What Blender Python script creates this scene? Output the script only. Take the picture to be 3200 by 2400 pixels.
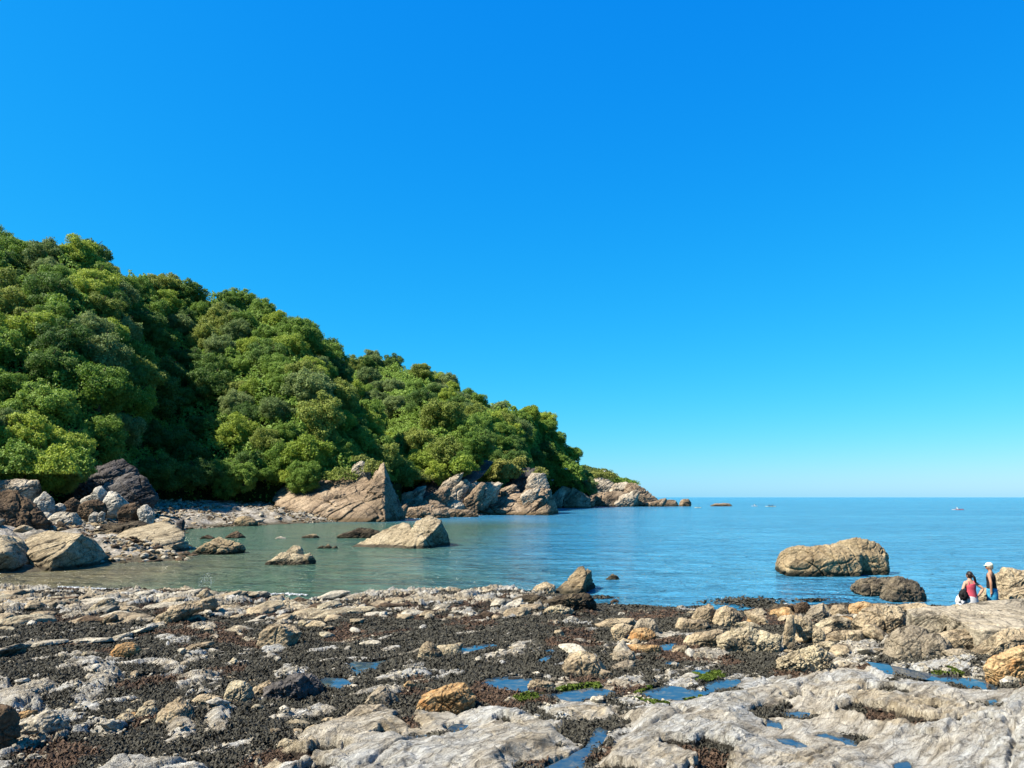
import bpy, bmesh, math, random
import numpy as np
from mathutils import Vector, Matrix
R = math.radians
random.seed(7); rng = np.random.default_rng(7)
scene = bpy.context.scene
for o in list(bpy.data.objects): bpy.data.objects.remove(o)

# ------------------------------------------------------------ camera, sky, sun, exposure
F = 2400.0; TH = math.atan(354/2400); CAM = np.array([0.0, 0.0, 4.6])
cd = bpy.data.cameras.new('camera'); cam = bpy.data.objects.new('camera', cd); scene.collection.objects.link(cam)
cd.sensor_width = 36; cd.lens = 27; cd.clip_start = 0.1; cd.clip_end = 60000
cam.location = CAM; cam.rotation_euler = (math.pi/2+TH, 0, 0)
scene.camera = cam
SUN_EL = R(50); sx, sy = -0.88, -0.36
sl = math.hypot(sx, sy); sx /= sl; sy /= sl
SUN = Vector((sx*math.cos(SUN_EL), sy*math.cos(SUN_EL), math.sin(SUN_EL)))
world = bpy.data.worlds.new('World'); scene.world = world; world.use_nodes = True
wn = world.node_tree; wn.nodes.clear()
sky = wn.nodes.new('ShaderNodeTexSky'); sky.sky_type = 'NISHITA'; sky.sun_disc = False
sky.sun_elevation = SUN_EL; sky.sun_rotation = math.atan2(sx, sy); sky.air_density = 1.0; sky.dust_density = 0.3; sky.ozone_density = 2.0
sep = wn.nodes.new('ShaderNodeSeparateColor'); cmb = wn.nodes.new('ShaderNodeCombineColor')
for i_, (k_, e_) in enumerate(((.0100, 2.4), (.465, .77), (1.70, .25))):   # colour response of the camera: deeper, more saturated blue
    pw_ = wn.nodes.new('ShaderNodeMath'); pw_.operation = 'POWER'; pw_.inputs[1].default_value = e_
    ml_ = wn.nodes.new('ShaderNodeMath'); ml_.operation = 'MULTIPLY'; ml_.inputs[1].default_value = k_
    wn.links.new(sep.outputs[i_], pw_.inputs[0]); wn.links.new(pw_.outputs[0], ml_.inputs[0]); wn.links.new(ml_.outputs[0], cmb.inputs[i_])
bg = wn.nodes.new('ShaderNodeBackground'); bg.inputs[1].default_value = 0.13
wo = wn.nodes.new('ShaderNodeOutputWorld')
wn.links.new(sky.outputs[0], sep.inputs[0]); wn.links.new(cmb.outputs[0], bg.inputs[0]); wn.links.new(bg.outputs[0], wo.inputs[0])
sd_ = bpy.data.lights.new('sun', 'SUN'); sd_.energy = 5.0; sd_.angle = R(0.5); sd_.color = (1.0, 0.91, 0.76)
sun = bpy.data.objects.new('sun', sd_); scene.collection.objects.link(sun)
sun.rotation_euler = SUN.to_track_quat('Z', 'Y').to_euler()
scene.view_settings.view_transform = 'Standard'; scene.view_settings.look = 'None'
scene.view_settings.exposure = 1.6; scene.view_settings.gamma = 1.0
scene.cycles.max_bounces = 5; scene.cycles.diffuse_bounces = 2; scene.cycles.glossy_bounces = 3; scene.cycles.transparent_max_bounces = 4

# ------------------------------------------------------------ helpers
COL = scene.collection
cT, sT = math.cos(TH), math.sin(TH)
def ray(u, v):
    x = (u-1600)/F; y = (1200-v)/F
    return np.array([x, cT-y*sT, sT+y*cT])
def at(u, v, Y):
    d = ray(u, v); return CAM + d*(Y/d[1])
def atz(u, v, z):
    d = ray(u, v); return CAM + d*((z-CAM[2])/d[2])
def proj(X, Y, Z):
    zc = Y*cT+(Z-CAM[2])*sT; up = -Y*sT+(Z-CAM[2])*cT
    return 1600+F*X/zc, 1200-F*up/zc
def sm(a, b, x):
    t = np.clip((x-a)/(b-a), 0, 1); return t*t*(3-2*t)

def _h(xi, yi, zi, s):
    with np.errstate(over='ignore'):
        h = xi.astype(np.uint32)*np.uint32(374761393) + yi.astype(np.uint32)*np.uint32(668265263) + zi.astype(np.uint32)*np.uint32(2246822519) + np.uint32((s*3266489917) & 0xffffffff)
        h = (h ^ (h >> np.uint32(15)))*np.uint32(2246822519); h = (h ^ (h >> np.uint32(13)))*np.uint32(3266489917)
        h = h ^ (h >> np.uint32(16))
    return h.astype(np.float32)*np.float32(2/4294967296.0)-1
def n3(x, y, z, s=0):
    xf, yf, zf = np.floor(x), np.floor(y), np.floor(z)
    xi, yi, zi = xf.astype(np.int64), yf.astype(np.int64), zf.astype(np.int64)
    a, b, c = x-xf, y-yf, z-zf
    a = a*a*a*(a*(a*6-15)+10); b = b*b*b*(b*(b*6-15)+10); c = c*c*c*(c*(c*6-15)+10)
    r = 0
    for i in (0, 1):
        for j in (0, 1):
            for k in (0, 1):
                r = r + _h(xi+i, yi+j, zi+k, s)*(a if i else 1-a)*(b if j else 1-b)*(c if k else 1-c)
    return r
def n2(x, y, s=0):
    xf, yf = np.floor(x), np.floor(y); xi, yi = xf.astype(np.int64), yf.astype(np.int64); zi = np.zeros_like(xi)
    a, b = x-xf, y-yf; a = a*a*a*(a*(a*6-15)+10); b = b*b*b*(b*(b*6-15)+10)
    return (_h(xi, yi, zi, s)*(1-a)+_h(xi+1, yi, zi, s)*a)*(1-b)+(_h(xi, yi+1, zi, s)*(1-a)+_h(xi+1, yi+1, zi, s)*a)*b
def fbm2(x, y, o=4, s=0, g=0.5):
    r = 0; a = 1; t = 0
    for i in range(o):
        r = r+a*n2(x, y, s+i); t += a; a *= g; x, y = 1.6*x-1.2*y+7.1, 1.2*x+1.6*y+3.3
    return r/t*1.6
def fbm3(p, o=4, s=0, g=0.5):
    x, y, z = p[:, 0], p[:, 1], p[:, 2]; r = 0; a = 1; t = 0
    for i in range(o):
        r = r+a*n3(x, y, z, s+i); t += a; a *= g
        x, y, z = 1.6*x-1.2*y+3.1, 1.2*x+1.6*y+0.4*z+1.7, 2.0*z-0.4*x+5.3
    return r/t*1.6
def ridge3(p, o=4, s=0):
    x, y, z = p[:, 0], p[:, 1], p[:, 2]; r = 0; a = 1; t = 0
    for i in range(o):
        r = r+a*(1-2*np.abs(n3(x, y, z, s+i))); t += a; a *= .5
        x, y, z = 1.6*x-1.2*y+3.1, 1.2*x+1.6*y+0.4*z+1.7, 2.0*z-0.4*x+5.3
    return r/t

def mesh_np(name, V, Fc, mat=None, smooth=True, attrs=None):
    me = bpy.data.meshes.new(name); V = np.asarray(V, np.float32); Fc = np.asarray(Fc, np.int32)
    n = Fc.shape[1]
    me.vertices.add(len(V)); me.vertices.foreach_set('co', V.ravel())
    me.loops.add(Fc.size); me.loops.foreach_set('vertex_index', Fc.ravel())
    me.polygons.add(len(Fc)); me.polygons.foreach_set('loop_start', np.arange(0, Fc.size, n, dtype=np.int32))
    try: me.polygons.foreach_set('loop_total', np.full(len(Fc), n, dtype=np.int32))
    except Exception: pass
    me.polygons.foreach_set('use_smooth', np.full(len(Fc), smooth))
    if attrs:
        for k, a in attrs.items():
            at_ = me.attributes.new(k, 'FLOAT', 'POINT'); at_.data.foreach_set('value', np.asarray(a, np.float32).ravel())
    me.update(calc_edges=True); me.validate()
    if mat: me.materials.append(mat)
    return me
def link(name, me, parent=None, loc=None):
    o = bpy.data.objects.new(name, me); COL.objects.link(o)
    if parent: o.parent = parent
    if loc is not None: o.location = loc
    return o
def tag(o, label=None, cat=None, group=None, kind=None):
    if label: o['label'] = label
    if cat: o['category'] = cat
    if group: o['group'] = group
    if kind: o['kind'] = kind
    return o
def grid_faces(nr, nc):
    i = np.arange(nr-1)[:, None]*nc+np.arange(nc-1)[None, :]
    i = i.ravel(); return np.stack([i, i+1, i+nc+1, i+nc], 1)

# ------------------------------------------------------------ materials
AL = .515     # keeps every base colour at its real-world value
class NT:
    def __init__(s, name):
        s.m = bpy.data.materials.new(name); s.m.use_nodes = True; s.t = s.m.node_tree; s.t.nodes.clear()
        s.out = s.t.nodes.new('ShaderNodeOutputMaterial')
        s.b = s.t.nodes.new('ShaderNodeBsdfPrincipled'); s.t.links.new(s.b.outputs[0], s.out.inputs[0])
    def n(s, t, **k):
        nd = s.t.nodes.new(t)
        for a, v in k.items(): setattr(nd, a, v)
        return nd
    def L(s, a, b): s.t.links.new(a, b)
    def pos(s): return s.n('ShaderNodeNewGeometry').outputs['Position']
    def map(s, vec, rot=(0,0,0), scale=(1,1,1), loc=(0,0,0)):
        # rotate first, then scale
        m1 = s.n('ShaderNodeMapping'); m1.inputs['Rotation'].default_value = rot; s.L(vec, m1.inputs[0])
        m2 = s.n('ShaderNodeMapping'); m2.inputs['Scale'].default_value = scale; m2.inputs['Location'].default_value = loc; s.L(m1.outputs[0], m2.inputs[0])
        return m2.outputs[0]
    def noise(s, vec, scale, det=4, rough=0.55, dist=0):
        nd = s.n('ShaderNodeTexNoise'); nd.inputs['Scale'].default_value = scale; nd.inputs['Detail'].default_value = det
        nd.inputs['Roughness'].default_value = rough; nd.inputs['Distortion'].default_value = dist; s.L(vec, nd.inputs['Vector']); return nd.outputs[0]
    def voro(s, vec, scale, feat='F1'):
        nd = s.n('ShaderNodeTexVoronoi'); nd.feature = feat; nd.inputs['Scale'].default_value = scale; s.L(vec, nd.inputs['Vector']); return nd.outputs[0]
    def ramp(s, fac, stops):
        r = s.n('ShaderNodeValToRGB'); e = r.color_ramp.elements
        while len(e) < len(stops): e.new(0.5)
        for i, (p, c) in enumerate(stops):
            e[i].position = p; e[i].color = (c[0]*AL, c[1]*AL, c[2]*AL, 1) if not isinstance(c, (int, float)) else (c, c, c, 1)
        s.L(fac, r.inputs[0]); return r.outputs[0]
    def mix(s, fac, a, b, mode='MIX'):
        m = s.n('ShaderNodeMix'); m.data_type = 'RGBA'; m.blend_type = mode
        for i, x in ((0, fac), (6, a), (7, b)):
            if isinstance(x, (int, float)): m.inputs[i].default_value = x
            elif isinstance(x, tuple): m.inputs[i].default_value = (x[0]*AL, x[1]*AL, x[2]*AL, 1)
            else: s.L(x, m.inputs[i])
        return m.outputs[2]
    def mth(s, op, a, b=None, clamp=False):
        m = s.n('ShaderNodeMath'); m.operation = op; m.use_clamp = clamp
        for i, x in ((0, a), (1, b)):
            if x is None: continue
            if isinstance(x, (int, float)): m.inputs[i].default_value = x
            else: s.L(x, m.inputs[i])
        return m.outputs[0]
    def attr(s, name): return s.n('ShaderNodeAttribute', attribute_name=name).outputs['Fac']
    def bump(s, h, strength, dist, prev=None):
        b = s.n('ShaderNodeBump'); b.inputs['Strength'].default_value = strength; b.inputs['Distance'].default_value = dist
        s.L(h, b.inputs['Height'])
        if prev is not None: s.L(prev, b.inputs['Normal'])
        return b.outputs[0]
    def fin(s, col, rough=0.9, nrm=None, spec=0.2):
        if isinstance(col, tuple): s.b.inputs['Base Color'].default_value = (col[0]*AL, col[1]*AL, col[2]*AL, 1)
        else: s.L(col, s.b.inputs['Base Color'])
        if isinstance(rough, (int, float)): s.b.inputs['Roughness'].default_value = rough
        else: s.L(rough, s.b.inputs['Roughness'])
        s.b.inputs['Specular IOR Level'].default_value = spec
        if nrm is not None: s.L(nrm, s.b.inputs['Normal'])
        return s.m
def plain(name, col, rough=0.7, var=0.25, scale=20):
    t = NT(name); p = t.pos(); n = t.noise(p, scale, 3)
    c = t.mix(t.ramp(n, [(.35, 0), (.7, 1)]), tuple(x*(1-var) for x in col), tuple(min(1, x*(1+var)) for x in col))
    return t.fin(c, rough, t.bump(n, .3, .02))

BED = (0.15, 0.65, 0.35)   # tilt of the bedding planes
def rock_mat(name, light, mid, dark, fs=1.0, speck=0.4, bed=1.0, wet=None, tint=None, rot=BED):
    """fs: feature size in metres."""
    t = NT(name); p = t.pos()
    pb = t.map(p, rot, (1/fs*0.4, 1/fs*0.6, 1/fs*2.4))
    big = t.noise(p, 0.45/fs, 4, .6, .3)
    strat = t.noise(pb, 1.0, 6, .65, .6)
    fine = t.noise(p, 9/fs, 5, .7)
    m1 = t.mth('ADD', t.mth('MULTIPLY', big, 1-0.42*bed), t.mth('MULTIPLY', strat, 0.42*bed))
    c = t.ramp(m1, [(.34, dark), (.47, mid), (.60, light)])
    if tint: c = t.mix(t.ramp(t.noise(p, .8/fs, 3, .5, 1.0), [(.52, 0), (.66, .8)]), c, tint)
    cr = t.ramp(strat, [(.37, .30), (.44, 1)])
    c = t.mix(.8*bed, c, cr, 'MULTIPLY')
    c = t.mix(1.0, c, t.ramp(fine, [(.34, .50), (.58, 1.15)]), 'MULTIPLY')
    if speck:
        c = t.mix(.55, c, t.ramp(t.noise(p, 3.2/fs, 5, .75), [(.38, .45), (.50, 1), (.65, 1.12)]), 'MULTIPLY')
        sp = t.ramp(t.noise(p, 16/fs, 2, .5), [(.60, 0), (.68, speck)])
        c = t.mix(sp, c, tuple(min(.75, x*1.5+.08) for x in light))
    if wet:
        z = t.n('ShaderNodeSeparateXYZ'); t.L(p, z.inputs[0])
        zz = t.mth('ADD', z.outputs[2], t.mth('MULTIPLY', t.noise(p, 1.2, 3), wet[0]*.8))
        w = t.ramp(t.mth('DIVIDE', zz, wet[0]*2), [(.5, .92), (.72, 0)])
        c = t.mix(w, c, wet[1])
    crk = t.voro(t.mix(.22, t.map(p, rot, (.45/fs, .6/fs, 1.5/fs)), t.n('ShaderNodeTexNoise', noise_dimensions='3D').outputs[1], 'LINEAR_LIGHT'), 1.0, 'DISTANCE_TO_EDGE')
    c = t.mix(.75, c, t.ramp(crk, [(0, .28), (.035, 1)]), 'MULTIPLY')
    n = t.bump(strat, .55*bed+.1, .20*fs)
    n = t.bump(t.ramp(crk, [(0, 0), (.05, 1)]), .5, .05*fs, n)
    n = t.bump(fine, .8, .05*fs, n)
    return t.fin(c, .93, n, .12)

M = {}
M['tan'] = rock_mat('tan_rock', (0.587,0.475,0.312), (0.400,0.312,0.206), (0.125,0.095,0.062), .5)
M['orange'] = rock_mat('orange_rock', (0.598,0.425,0.230), (0.483,0.299,0.138), (0.200,0.120,0.060), .5, tint=(.48,.22,.07))
M['yellow'] = rock_mat('yellow_rock', (0.600,0.516,0.348), (0.420,0.342,0.228), (0.140,0.110,0.070), .4, .6)
M['grey'] = rock_mat('grey_rock', (0.480,0.408,0.300), (0.324,0.270,0.198), (0.120,0.100,0.075), .5)
M['ledge'] = rock_mat('ledge_rock', (.52,.45,.34), (.40,.34,.25), (.20,.165,.12), .6, .4)
M['pale'] = rock_mat('pale_rock', (0.694,0.627,0.493), (0.493,0.437,0.336), (0.190,0.165,0.125), .55)
M['white'] = rock_mat('white_rock', (.70,.65,.55), (.52,.48,.40), (.25,.22,.18), .9, .3)
M['brown'] = rock_mat('brown_rock', (.21,.145,.09), (.115,.078,.05), (.045,.032,.022), .7, .25)
M['weedy'] = rock_mat('weed_covered_rock', (.17,.135,.085), (.065,.05,.035), (.025,.022,.016), .3, .35)
M['mussel'] = rock_mat('mussel_covered_rock', (.27,.22,.15), (.10,.085,.065), (.035,.03,.028), .35, .5)
M['seatan'] = rock_mat('barnacled_rock', (0.483,0.380,0.230), (0.356,0.270,0.161), (0.150,0.110,0.065), .7, .3, .7, wet=(.35, (.05,.045,.03)))
M['seawedge'] = rock_mat('slaty_rock', (0.561,0.464,0.311), (0.403,0.323,0.207), (0.130,0.100,0.065), .9, .25, wet=(.3, (.06,.05,.035)))
M['cliff'] = rock_mat('cliff_rock', (0.494,0.385,0.270), (0.333,0.247,0.167), (0.110,0.085,0.060), 2.6, .1, .9, wet=(.9, (.15,.105,.06)))
M['cliffpale'] = rock_mat('pale_cliff_rock', (0.739,0.650,0.515), (0.470,0.398,0.302), (0.120,0.100,0.080), 2.2, .2, 1.0, wet=(.8, (.19,.14,.09)))
M['slate'] = rock_mat('dark_slate_and_shade', (.20,.185,.175), (.11,.10,.098), (.03,.028,.028), 2.0, .1, 1.0)  # dark rock; its low base colour also stands in for shade on cliffs

# ---- foreground shore platform layout, photo pixels of features that lie on the ground
def P(*a): return np.array(a, float).reshape(-1, 2)
SLABS = [P(0,2136,60,2130,175,2140,170,2225,60,2230,0,2200,-300,2210,-300,2120), P(220,2135,300,2100,400,2095,370,2140,320,2230,235,2220,255,2160),
 P(192,2072,260,2060,325,2062,300,2090,215,2098), P(470,2085,520,2062,575,2060,570,2090,490,2096), P(517,2140,570,2102,709,2097,690,2125,600,2147),
 P(568,2055,620,2046,683,2058,640,2072), P(690,2078,740,2066,800,2068,770,2084), P(700,1972,740,1962,790,1966,760,1990), P(615,1957,660,1955,655,1978,625,1977),
 P(520,2004,586,1999,580,2015,535,2018), P(607,2160,650,2140,700,2142,690,2170,620,2175), P(600,2245,650,2226,700,2224,660,2280,605,2290),
 P(460,2256,540,2252,590,2275,570,2310,500,2318), P(230,2290,300,2264,360,2266,350,2290,290,2306), P(0,2355,100,2312,200,2290,205,2304,110,2335,0,2378,-300,2450,-300,2420),
 P(360,2380,430,2355,560,2350,640,2400,620,2520,300,2520), P(760,2400,760,2360,860,2340,934,2324,999,2288,1111,2252,1234,2227,1487,2209,1600,2227,1745,2285,1800,2320,1800,2350,1740,2370,1690,2390,1660,2600,700,2600),
 P(800,2240,870,2222,1050,2208,1060,2225,980,2245,850,2262), P(850,2100,880,2080,955,2076,950,2112,870,2120), P(1165,2118,1234,2086,1364,2084,1380,2114,1300,2120,1200,2132),
 P(1030,2070,1120,2058,1222,2052,1200,2064,1080,2080), P(935,2046,980,2030,1038,2029,1000,2046), P(818,2058,850,2044,898,2041,870,2058), P(1475,2055,1530,2036,1610,2034,1600,2070,1540,2066),
 P(1676,2205,1780,2187,1875,2190,1985,2223,1947,2256,1850,2240,1760,2245), P(1690,2252,1760,2245,1810,2268,1760,2285,1690,2280), P(1925,2180,1980,2170,2035,2170,2060,2205,1990,2215),
 P(1840,2140,1960,2113,2050,2116,2030,2130,1980,2146,1915,2164), P(2055,2122,2130,2122,2193,2130,2193,2152,2100,2145),
 P(1824,2379,1925,2285,1998,2227,2070,2200,2186,2176,2287,2140,2400,2129,2430,2118,2537,2095,2718,2095,2760,2118,2906,2126,3030,2150,3110,2152,3200,2145,3700,2150,3900,2600,1850,2600),
 P(2736,2078,2800,2064,3015,2066,3087,2088,3109,2112,3015,2106,2800,2090), P(2600,2020,2700,1995,2780,1990,2780,2010,2650,2035), P(2610,2058,2700,2036,2775,2030,2770,2050,2700,2068),
 P(2020,1990,2090,1983,2180,1985,2150,2000,2050,2005), P(2180,2040,2260,2030,2300,2045,2250,2060,2190,2060), P(2180,2080,2230,2062,2260,2070,2250,2090,2200,2095),
 P(1600,2010,1660,2005,1680,2030,1640,2050,1590,2048), P(1600,2110,1640,2098,1760,2112,1760,2128,1640,2125)]
BIG = [16, 29]
POOLS = [P(1086,2086,1111,2071,1160,2072,1212,2064,1190,2078,1162,2091,1115,2106), P(1002,2122,1068,2122,1104,2134,1064,2147,1006,2142), P(1440,2024,1520,2015,1552,2017,1487,2035,1447,2038),
 P(1512,2136,1545,2118,1650,2124,1655,2157,1600,2163), P(1700,2166,1734,2165,1853,2156,1915,2170,1868,2190,1780,2188), P(2001,2169,2085,2147,2179,2160,2200,2169,2128,2190,2050,2186),
 P(2205,2150,2215,2131,2305,2125,2322,2136,2251,2156,2211,2160), P(2063,2019,2110,2013,2108,2032,2080,2032), P(2074,2064,2124,2074,2120,2082,2080,2076), P(2157,2096,2215,2094,2215,2104,2165,2105),
 P(1683,2062,1719,2048,1722,2056,1700,2068), P(1700,2034,1730,2030,1732,2040,1706,2042), P(1860,2283,1904,2288,1876,2330,1850,2348,1830,2370,1822,2410,1690,2420,1700,2394,1750,2372,1826,2340),
 P(2744,2091,2816,2098,2942,2113,3015,2113,3109,2116,3124,2149,3033,2148,2942,2129,2860,2122,2780,2118), P(2440,2232,2461,2221,2523,2229,2512,2247,2450,2241), P(2400,2252,2436,2258,2440,2275,2400,2272),
 P(2555,2301,2602,2293,2678,2311,2668,2334,2624,2323), P(2418,2308,2465,2304,2526,2333,2487,2338), P(3085,2190,3110,2183,3118,2196,3092,2202), P(2790,2396,2834,2377,2860,2400,2850,2412,2795,2412),
 P(1404,2276,1422,2264,1458,2268,1444,2286,1411,2290), P(2745,2073,2775,2070,2775,2080,2748,2081), P(1300,2300,1340,2296,1345,2306,1305,2308)]
GREENS = [P(1734,2160,1745,2145,1850,2143,1865,2158,1800,2164), P(1590,2180,1640,2168,1705,2168,1690,2186,1600,2190), P(2185,2130,2190,2100,2290,2100,2300,2125,2230,2134), P(2000,2165,2010,2142,2075,2140,2085,2150), P(2010,2190,2060,2186,2130,2192,2080,2200), P(2910,2110,2990,2092,3000,2106,2940,2116), P(2180,2180,2200,2170,2240,2160,2230,2172)]
U0, U1, V0, V1, CS = -1000, 4200, 1816, 2900, 4
gu = np.arange(U0, U1+1, CS, dtype=float); gv = np.arange(V0, V1+1, CS, dtype=float)
GU, GV = np.meshgrid(gu, gv)
KV = 2.2
def psd(poly, X, Y, k=KV):
    """signed distance, positive inside"""
    px, py = poly[:, 0], poly[:, 1]; d = np.full(X.shape, 1e9); ins = np.zeros(X.shape, bool); n = len(px)
    for i in range(n):
        x1, y1, x2, y2 = px[i], py[i]*k, px[(i+1) % n], py[(i+1) % n]*k
        ex, ey = x2-x1, y2-y1; t = np.clip(((X-x1)*ex+(Y*k-y1)*ey)/(ex*ex+ey*ey+1e-9), 0, 1)
        d = np.minimum(d, np.hypot(X-x1-t*ex, Y*k-y1-t*ey))
        c = ((y1 > Y*k) != (y2 > Y*k)) & (X < (x2-x1)*(Y*k-y1)/(y2-y1+1e-12)+x1); ins ^= c
    return np.where(ins, d, -d)
def unionsd(polys):
    r = np.full(GU.shape, -400.0)
    for p in polys:
        m = 120; a = (int(max(0, (p[:, 0].min()-m-U0)//CS)), int((p[:, 0].max()+m-U0)//CS)+1, int(max(0, (p[:, 1].min()-m-V0)//CS)), int((p[:, 1].max()+m-V0)//CS)+1)
        s = np.s_[a[2]:a[3], a[0]:a[1]]
        if GU[s].size: r[s] = np.maximum(r[s], psd(p, GU[s], GV[s]))
    return r
MS = unionsd(SLABS); MB = unionsd([SLABS[i] for i in BIG]); MP = unionsd(POOLS); MG = unionsd(GREENS)
ML = np.zeros(GU.shape); POOLZ = []
def samp(Mp, u, v):
    x = np.clip((u-U0)/CS, 0, Mp.shape[1]-1.001); y = np.clip((v-V0)/CS, 0, Mp.shape[0]-1.001)
    i, j = x.astype(int), y.astype(int); a, b = x-i, y-j
    return (Mp[j, i]*(1-a)+Mp[j, i+1]*a)*(1-b)+(Mp[j+1, i]*(1-a)+Mp[j+1, i+1]*a)*b

SH = [(-1200,1835),(-400,1832),(0,1838),(300,1848),(640,1852),(800,1874),(950,1884),(1100,1868),(1250,1856),(1400,1848),(1600,1846),(1700,1858),(1760,1868),(1860,1896),(2000,1894),(2300,1912),(2420,1896),(2560,1893),(2800,1896),(3000,1900),(3200,1905),(4400,1905)]
_sa = []; _sy = []
for u, v in SH:
    p = atz(u, v, 0.0); _sa.append(p[0]/p[1]); _sy.append(p[1])
def ysh(X, Y): return np.interp(X/np.maximum(Y, 1), _sa, _sy)
def zbase(X, Y):
    X = np.asarray(X, float); Y = np.asarray(Y, float)
    t = ysh(X, Y)-Y
    z = np.where(t > 0, 0.10*np.minimum(t, .8)/.8 + 0.85*(1-np.exp(-np.maximum(t-.4, 0)/13)), 0.16*t)
    z = np.maximum(z, -2.5)
    z = z + .42*np.exp(-((X-14.6)/2.4)**2-((Y-24.3)/1.6)**2)
    z = z + .35*sm(.35, .75, X/np.maximum(Y, 1))*sm(26, 19, Y)
    z = z + np.maximum(0, 8-Y)*.38
    return z
def gnd(u, v):
    d = ray(u, v); z = .5
    for i in range(25):
        p = CAM+d*((z-CAM[2])/d[2]); z = .5*z+.5*float(zbase(p[0], p[1]))
    return p
for pp in POOLS:
    c_ = gnd(pp[:, 0].mean(), pp[:, 1].mean()); lv_ = float(zbase(c_[0], c_[1]))+.0; POOLZ.append(lv_)
    s_ = (slice(max(0, int((pp[:, 1].min()-40-V0)//CS)), int((pp[:, 1].max()+40-V0)//CS)), slice(int((pp[:, 0].min()-60-U0)//CS), int((pp[:, 0].max()+60-U0)//CS)))
    if GU[s_].size: sdp = psd(pp, GU[s_], GV[s_]); sub = ML[s_]; sub[sdp > -45] = lv_
CA, SA = math.cos(R(46)), math.sin(R(46))
def platform(X, Y):
    """relief and masks of the foreground platform: z, weed, green, tone"""
    zb = zbase(X, Y); u, v = proj(X, Y, zb)
    al, ac = X*CA+Y*SA, -X*SA+Y*CA          # along / across the strike
    wx, wy = .35*n2(X*.9, Y*.9, 91), .35*n2(X*.9, Y*.9, 92)
    u2, v2 = u+(F/np.maximum(Y, 5))*wx*.8, v+(F/np.maximum(Y, 5))*wy*.25
    s = samp(MS, u2, v2); b = samp(MB, u2, v2); pl = samp(MP, u, v); gr = samp(MG, u2, v2)
    na = fbm2(al*.45, ac*1.5, 5, 11, .6); nb = fbm2(al*1.2, ac*3.6, 4, 31, .6); nc = fbm2(X*.5, Y*.5, 3, 51)
    # share of bare rock by zone
    band = sm(1980, 1900, v+ (nc*22))*sm(1950, 1500, u)*(.55+.45*sm(-.3, .2, nc))            # broken pale strata along the shore
    band = np.maximum(band, sm(2030, 2080, v)*.30)
    band = np.maximum(band, sm(2350, 2500, u)*.55)
    th = -.42+.56*band-.10*sm(2000, 1960, v)
    rk = np.maximum(sm(-10, 8, s+nb*13), sm(-.05, .16, th+na*.62+nb*.35))
    edge = sm(-6, 6, s)*sm(42, 6, s)
    rk = rk*(1-.9*edge*sm(.22, .5, nb+.1))
    inb = sm(0, 20, b)
    rk = rk*(1-inb*sm(.46, .6, fbm2(X*1.1, Y*1.1, 4, 71)))
    shore = sm(.0, .5, ysh(X, Y)-Y)
    calm = 1-.75*inb
    s1 = (ac*1.15+.7*n2(al*.35, ac*.5, 8)+.12*nb) % 1.0; saw = 1-s1/.84+sm(.84, 1, s1)*2 if False else np.where(s1 < .84, 1-s1/.84, sm(.84, 1, s1))
    rid = 1-2*np.abs(n2(al*.55, ac*1.9, 13)); rid2 = 1-2*np.abs(n2(al*1.5, ac*4.2, 14)); rid3 = 1-2*np.abs(n2(al*3.2+.6*nb, ac*9+.6*na, 16))
    hr = .02+.06*sm(0, 45, s)+.13*sm(0, 90, b) + saw*.07*calm+rid*.045*calm+rid2*.022+rid3*.020 + fbm2(X*7, Y*7, 3, 15)*.012+ .02*fbm2(X*1.8, Y*1.8, 3, 19)
    crev = sm(.93, .995, 1-np.abs(n2(al*.35, ac*.9, 17)+.1*nb))*.20+sm(.90, .99, 1-np.abs(n2(al*1.3+3, ac*2.6, 18)+.1*nb))*.07+sm(.90, .985, 1-np.abs(n2(al*2.3+3, ac*1.6, 28)+.15*nb))*.06
    hr = hr-crev*(1-.55*inb)
    hw = .05*fbm2(X*1.3, Y*1.3, 3, 21)+.035*fbm2(X*5, Y*5, 3, 22)
    amp = 1+.9*sm(2000, 1880, v)*sm(2100, 1700, u)
    rel = (hw*(1-rk)+hr*rk)*amp*(.25+.75*shore)+.09*fbm2(X*.35, Y*.35, 3, 23)*shore
    z = zb+rel*(.15+.85*sm(6, 130, -pl))
    lev = samp(ML, u, v); near = sm(-44, -30, pl)
    z = np.where(near > 0, np.maximum(z, (lev+.02)*near+z*(1-near)), z)
    pm = sm(-10, 0, pl+fbm2(X*2.6, Y*2.6, 4, 44, .6)*20); z = z*(1-pm)+(lev-.10)*pm
    rk = rk*(1-.5*sm(-8, 0, pl)*(1-inb))
    green = sm(-8, 5, gr+nb*7)
    weed = (1-rk)
    red = sm(1990, 1900, v)*sm(1900, 1500, u)*.7*sm(-.2, .3, fbm2(X*.9, Y*.9, 3, 62)) + sm(.34, .5, fbm2(X*.6, Y*.6, 3, 61))*.6
    return z, weed, green, red, inb, pl

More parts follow.
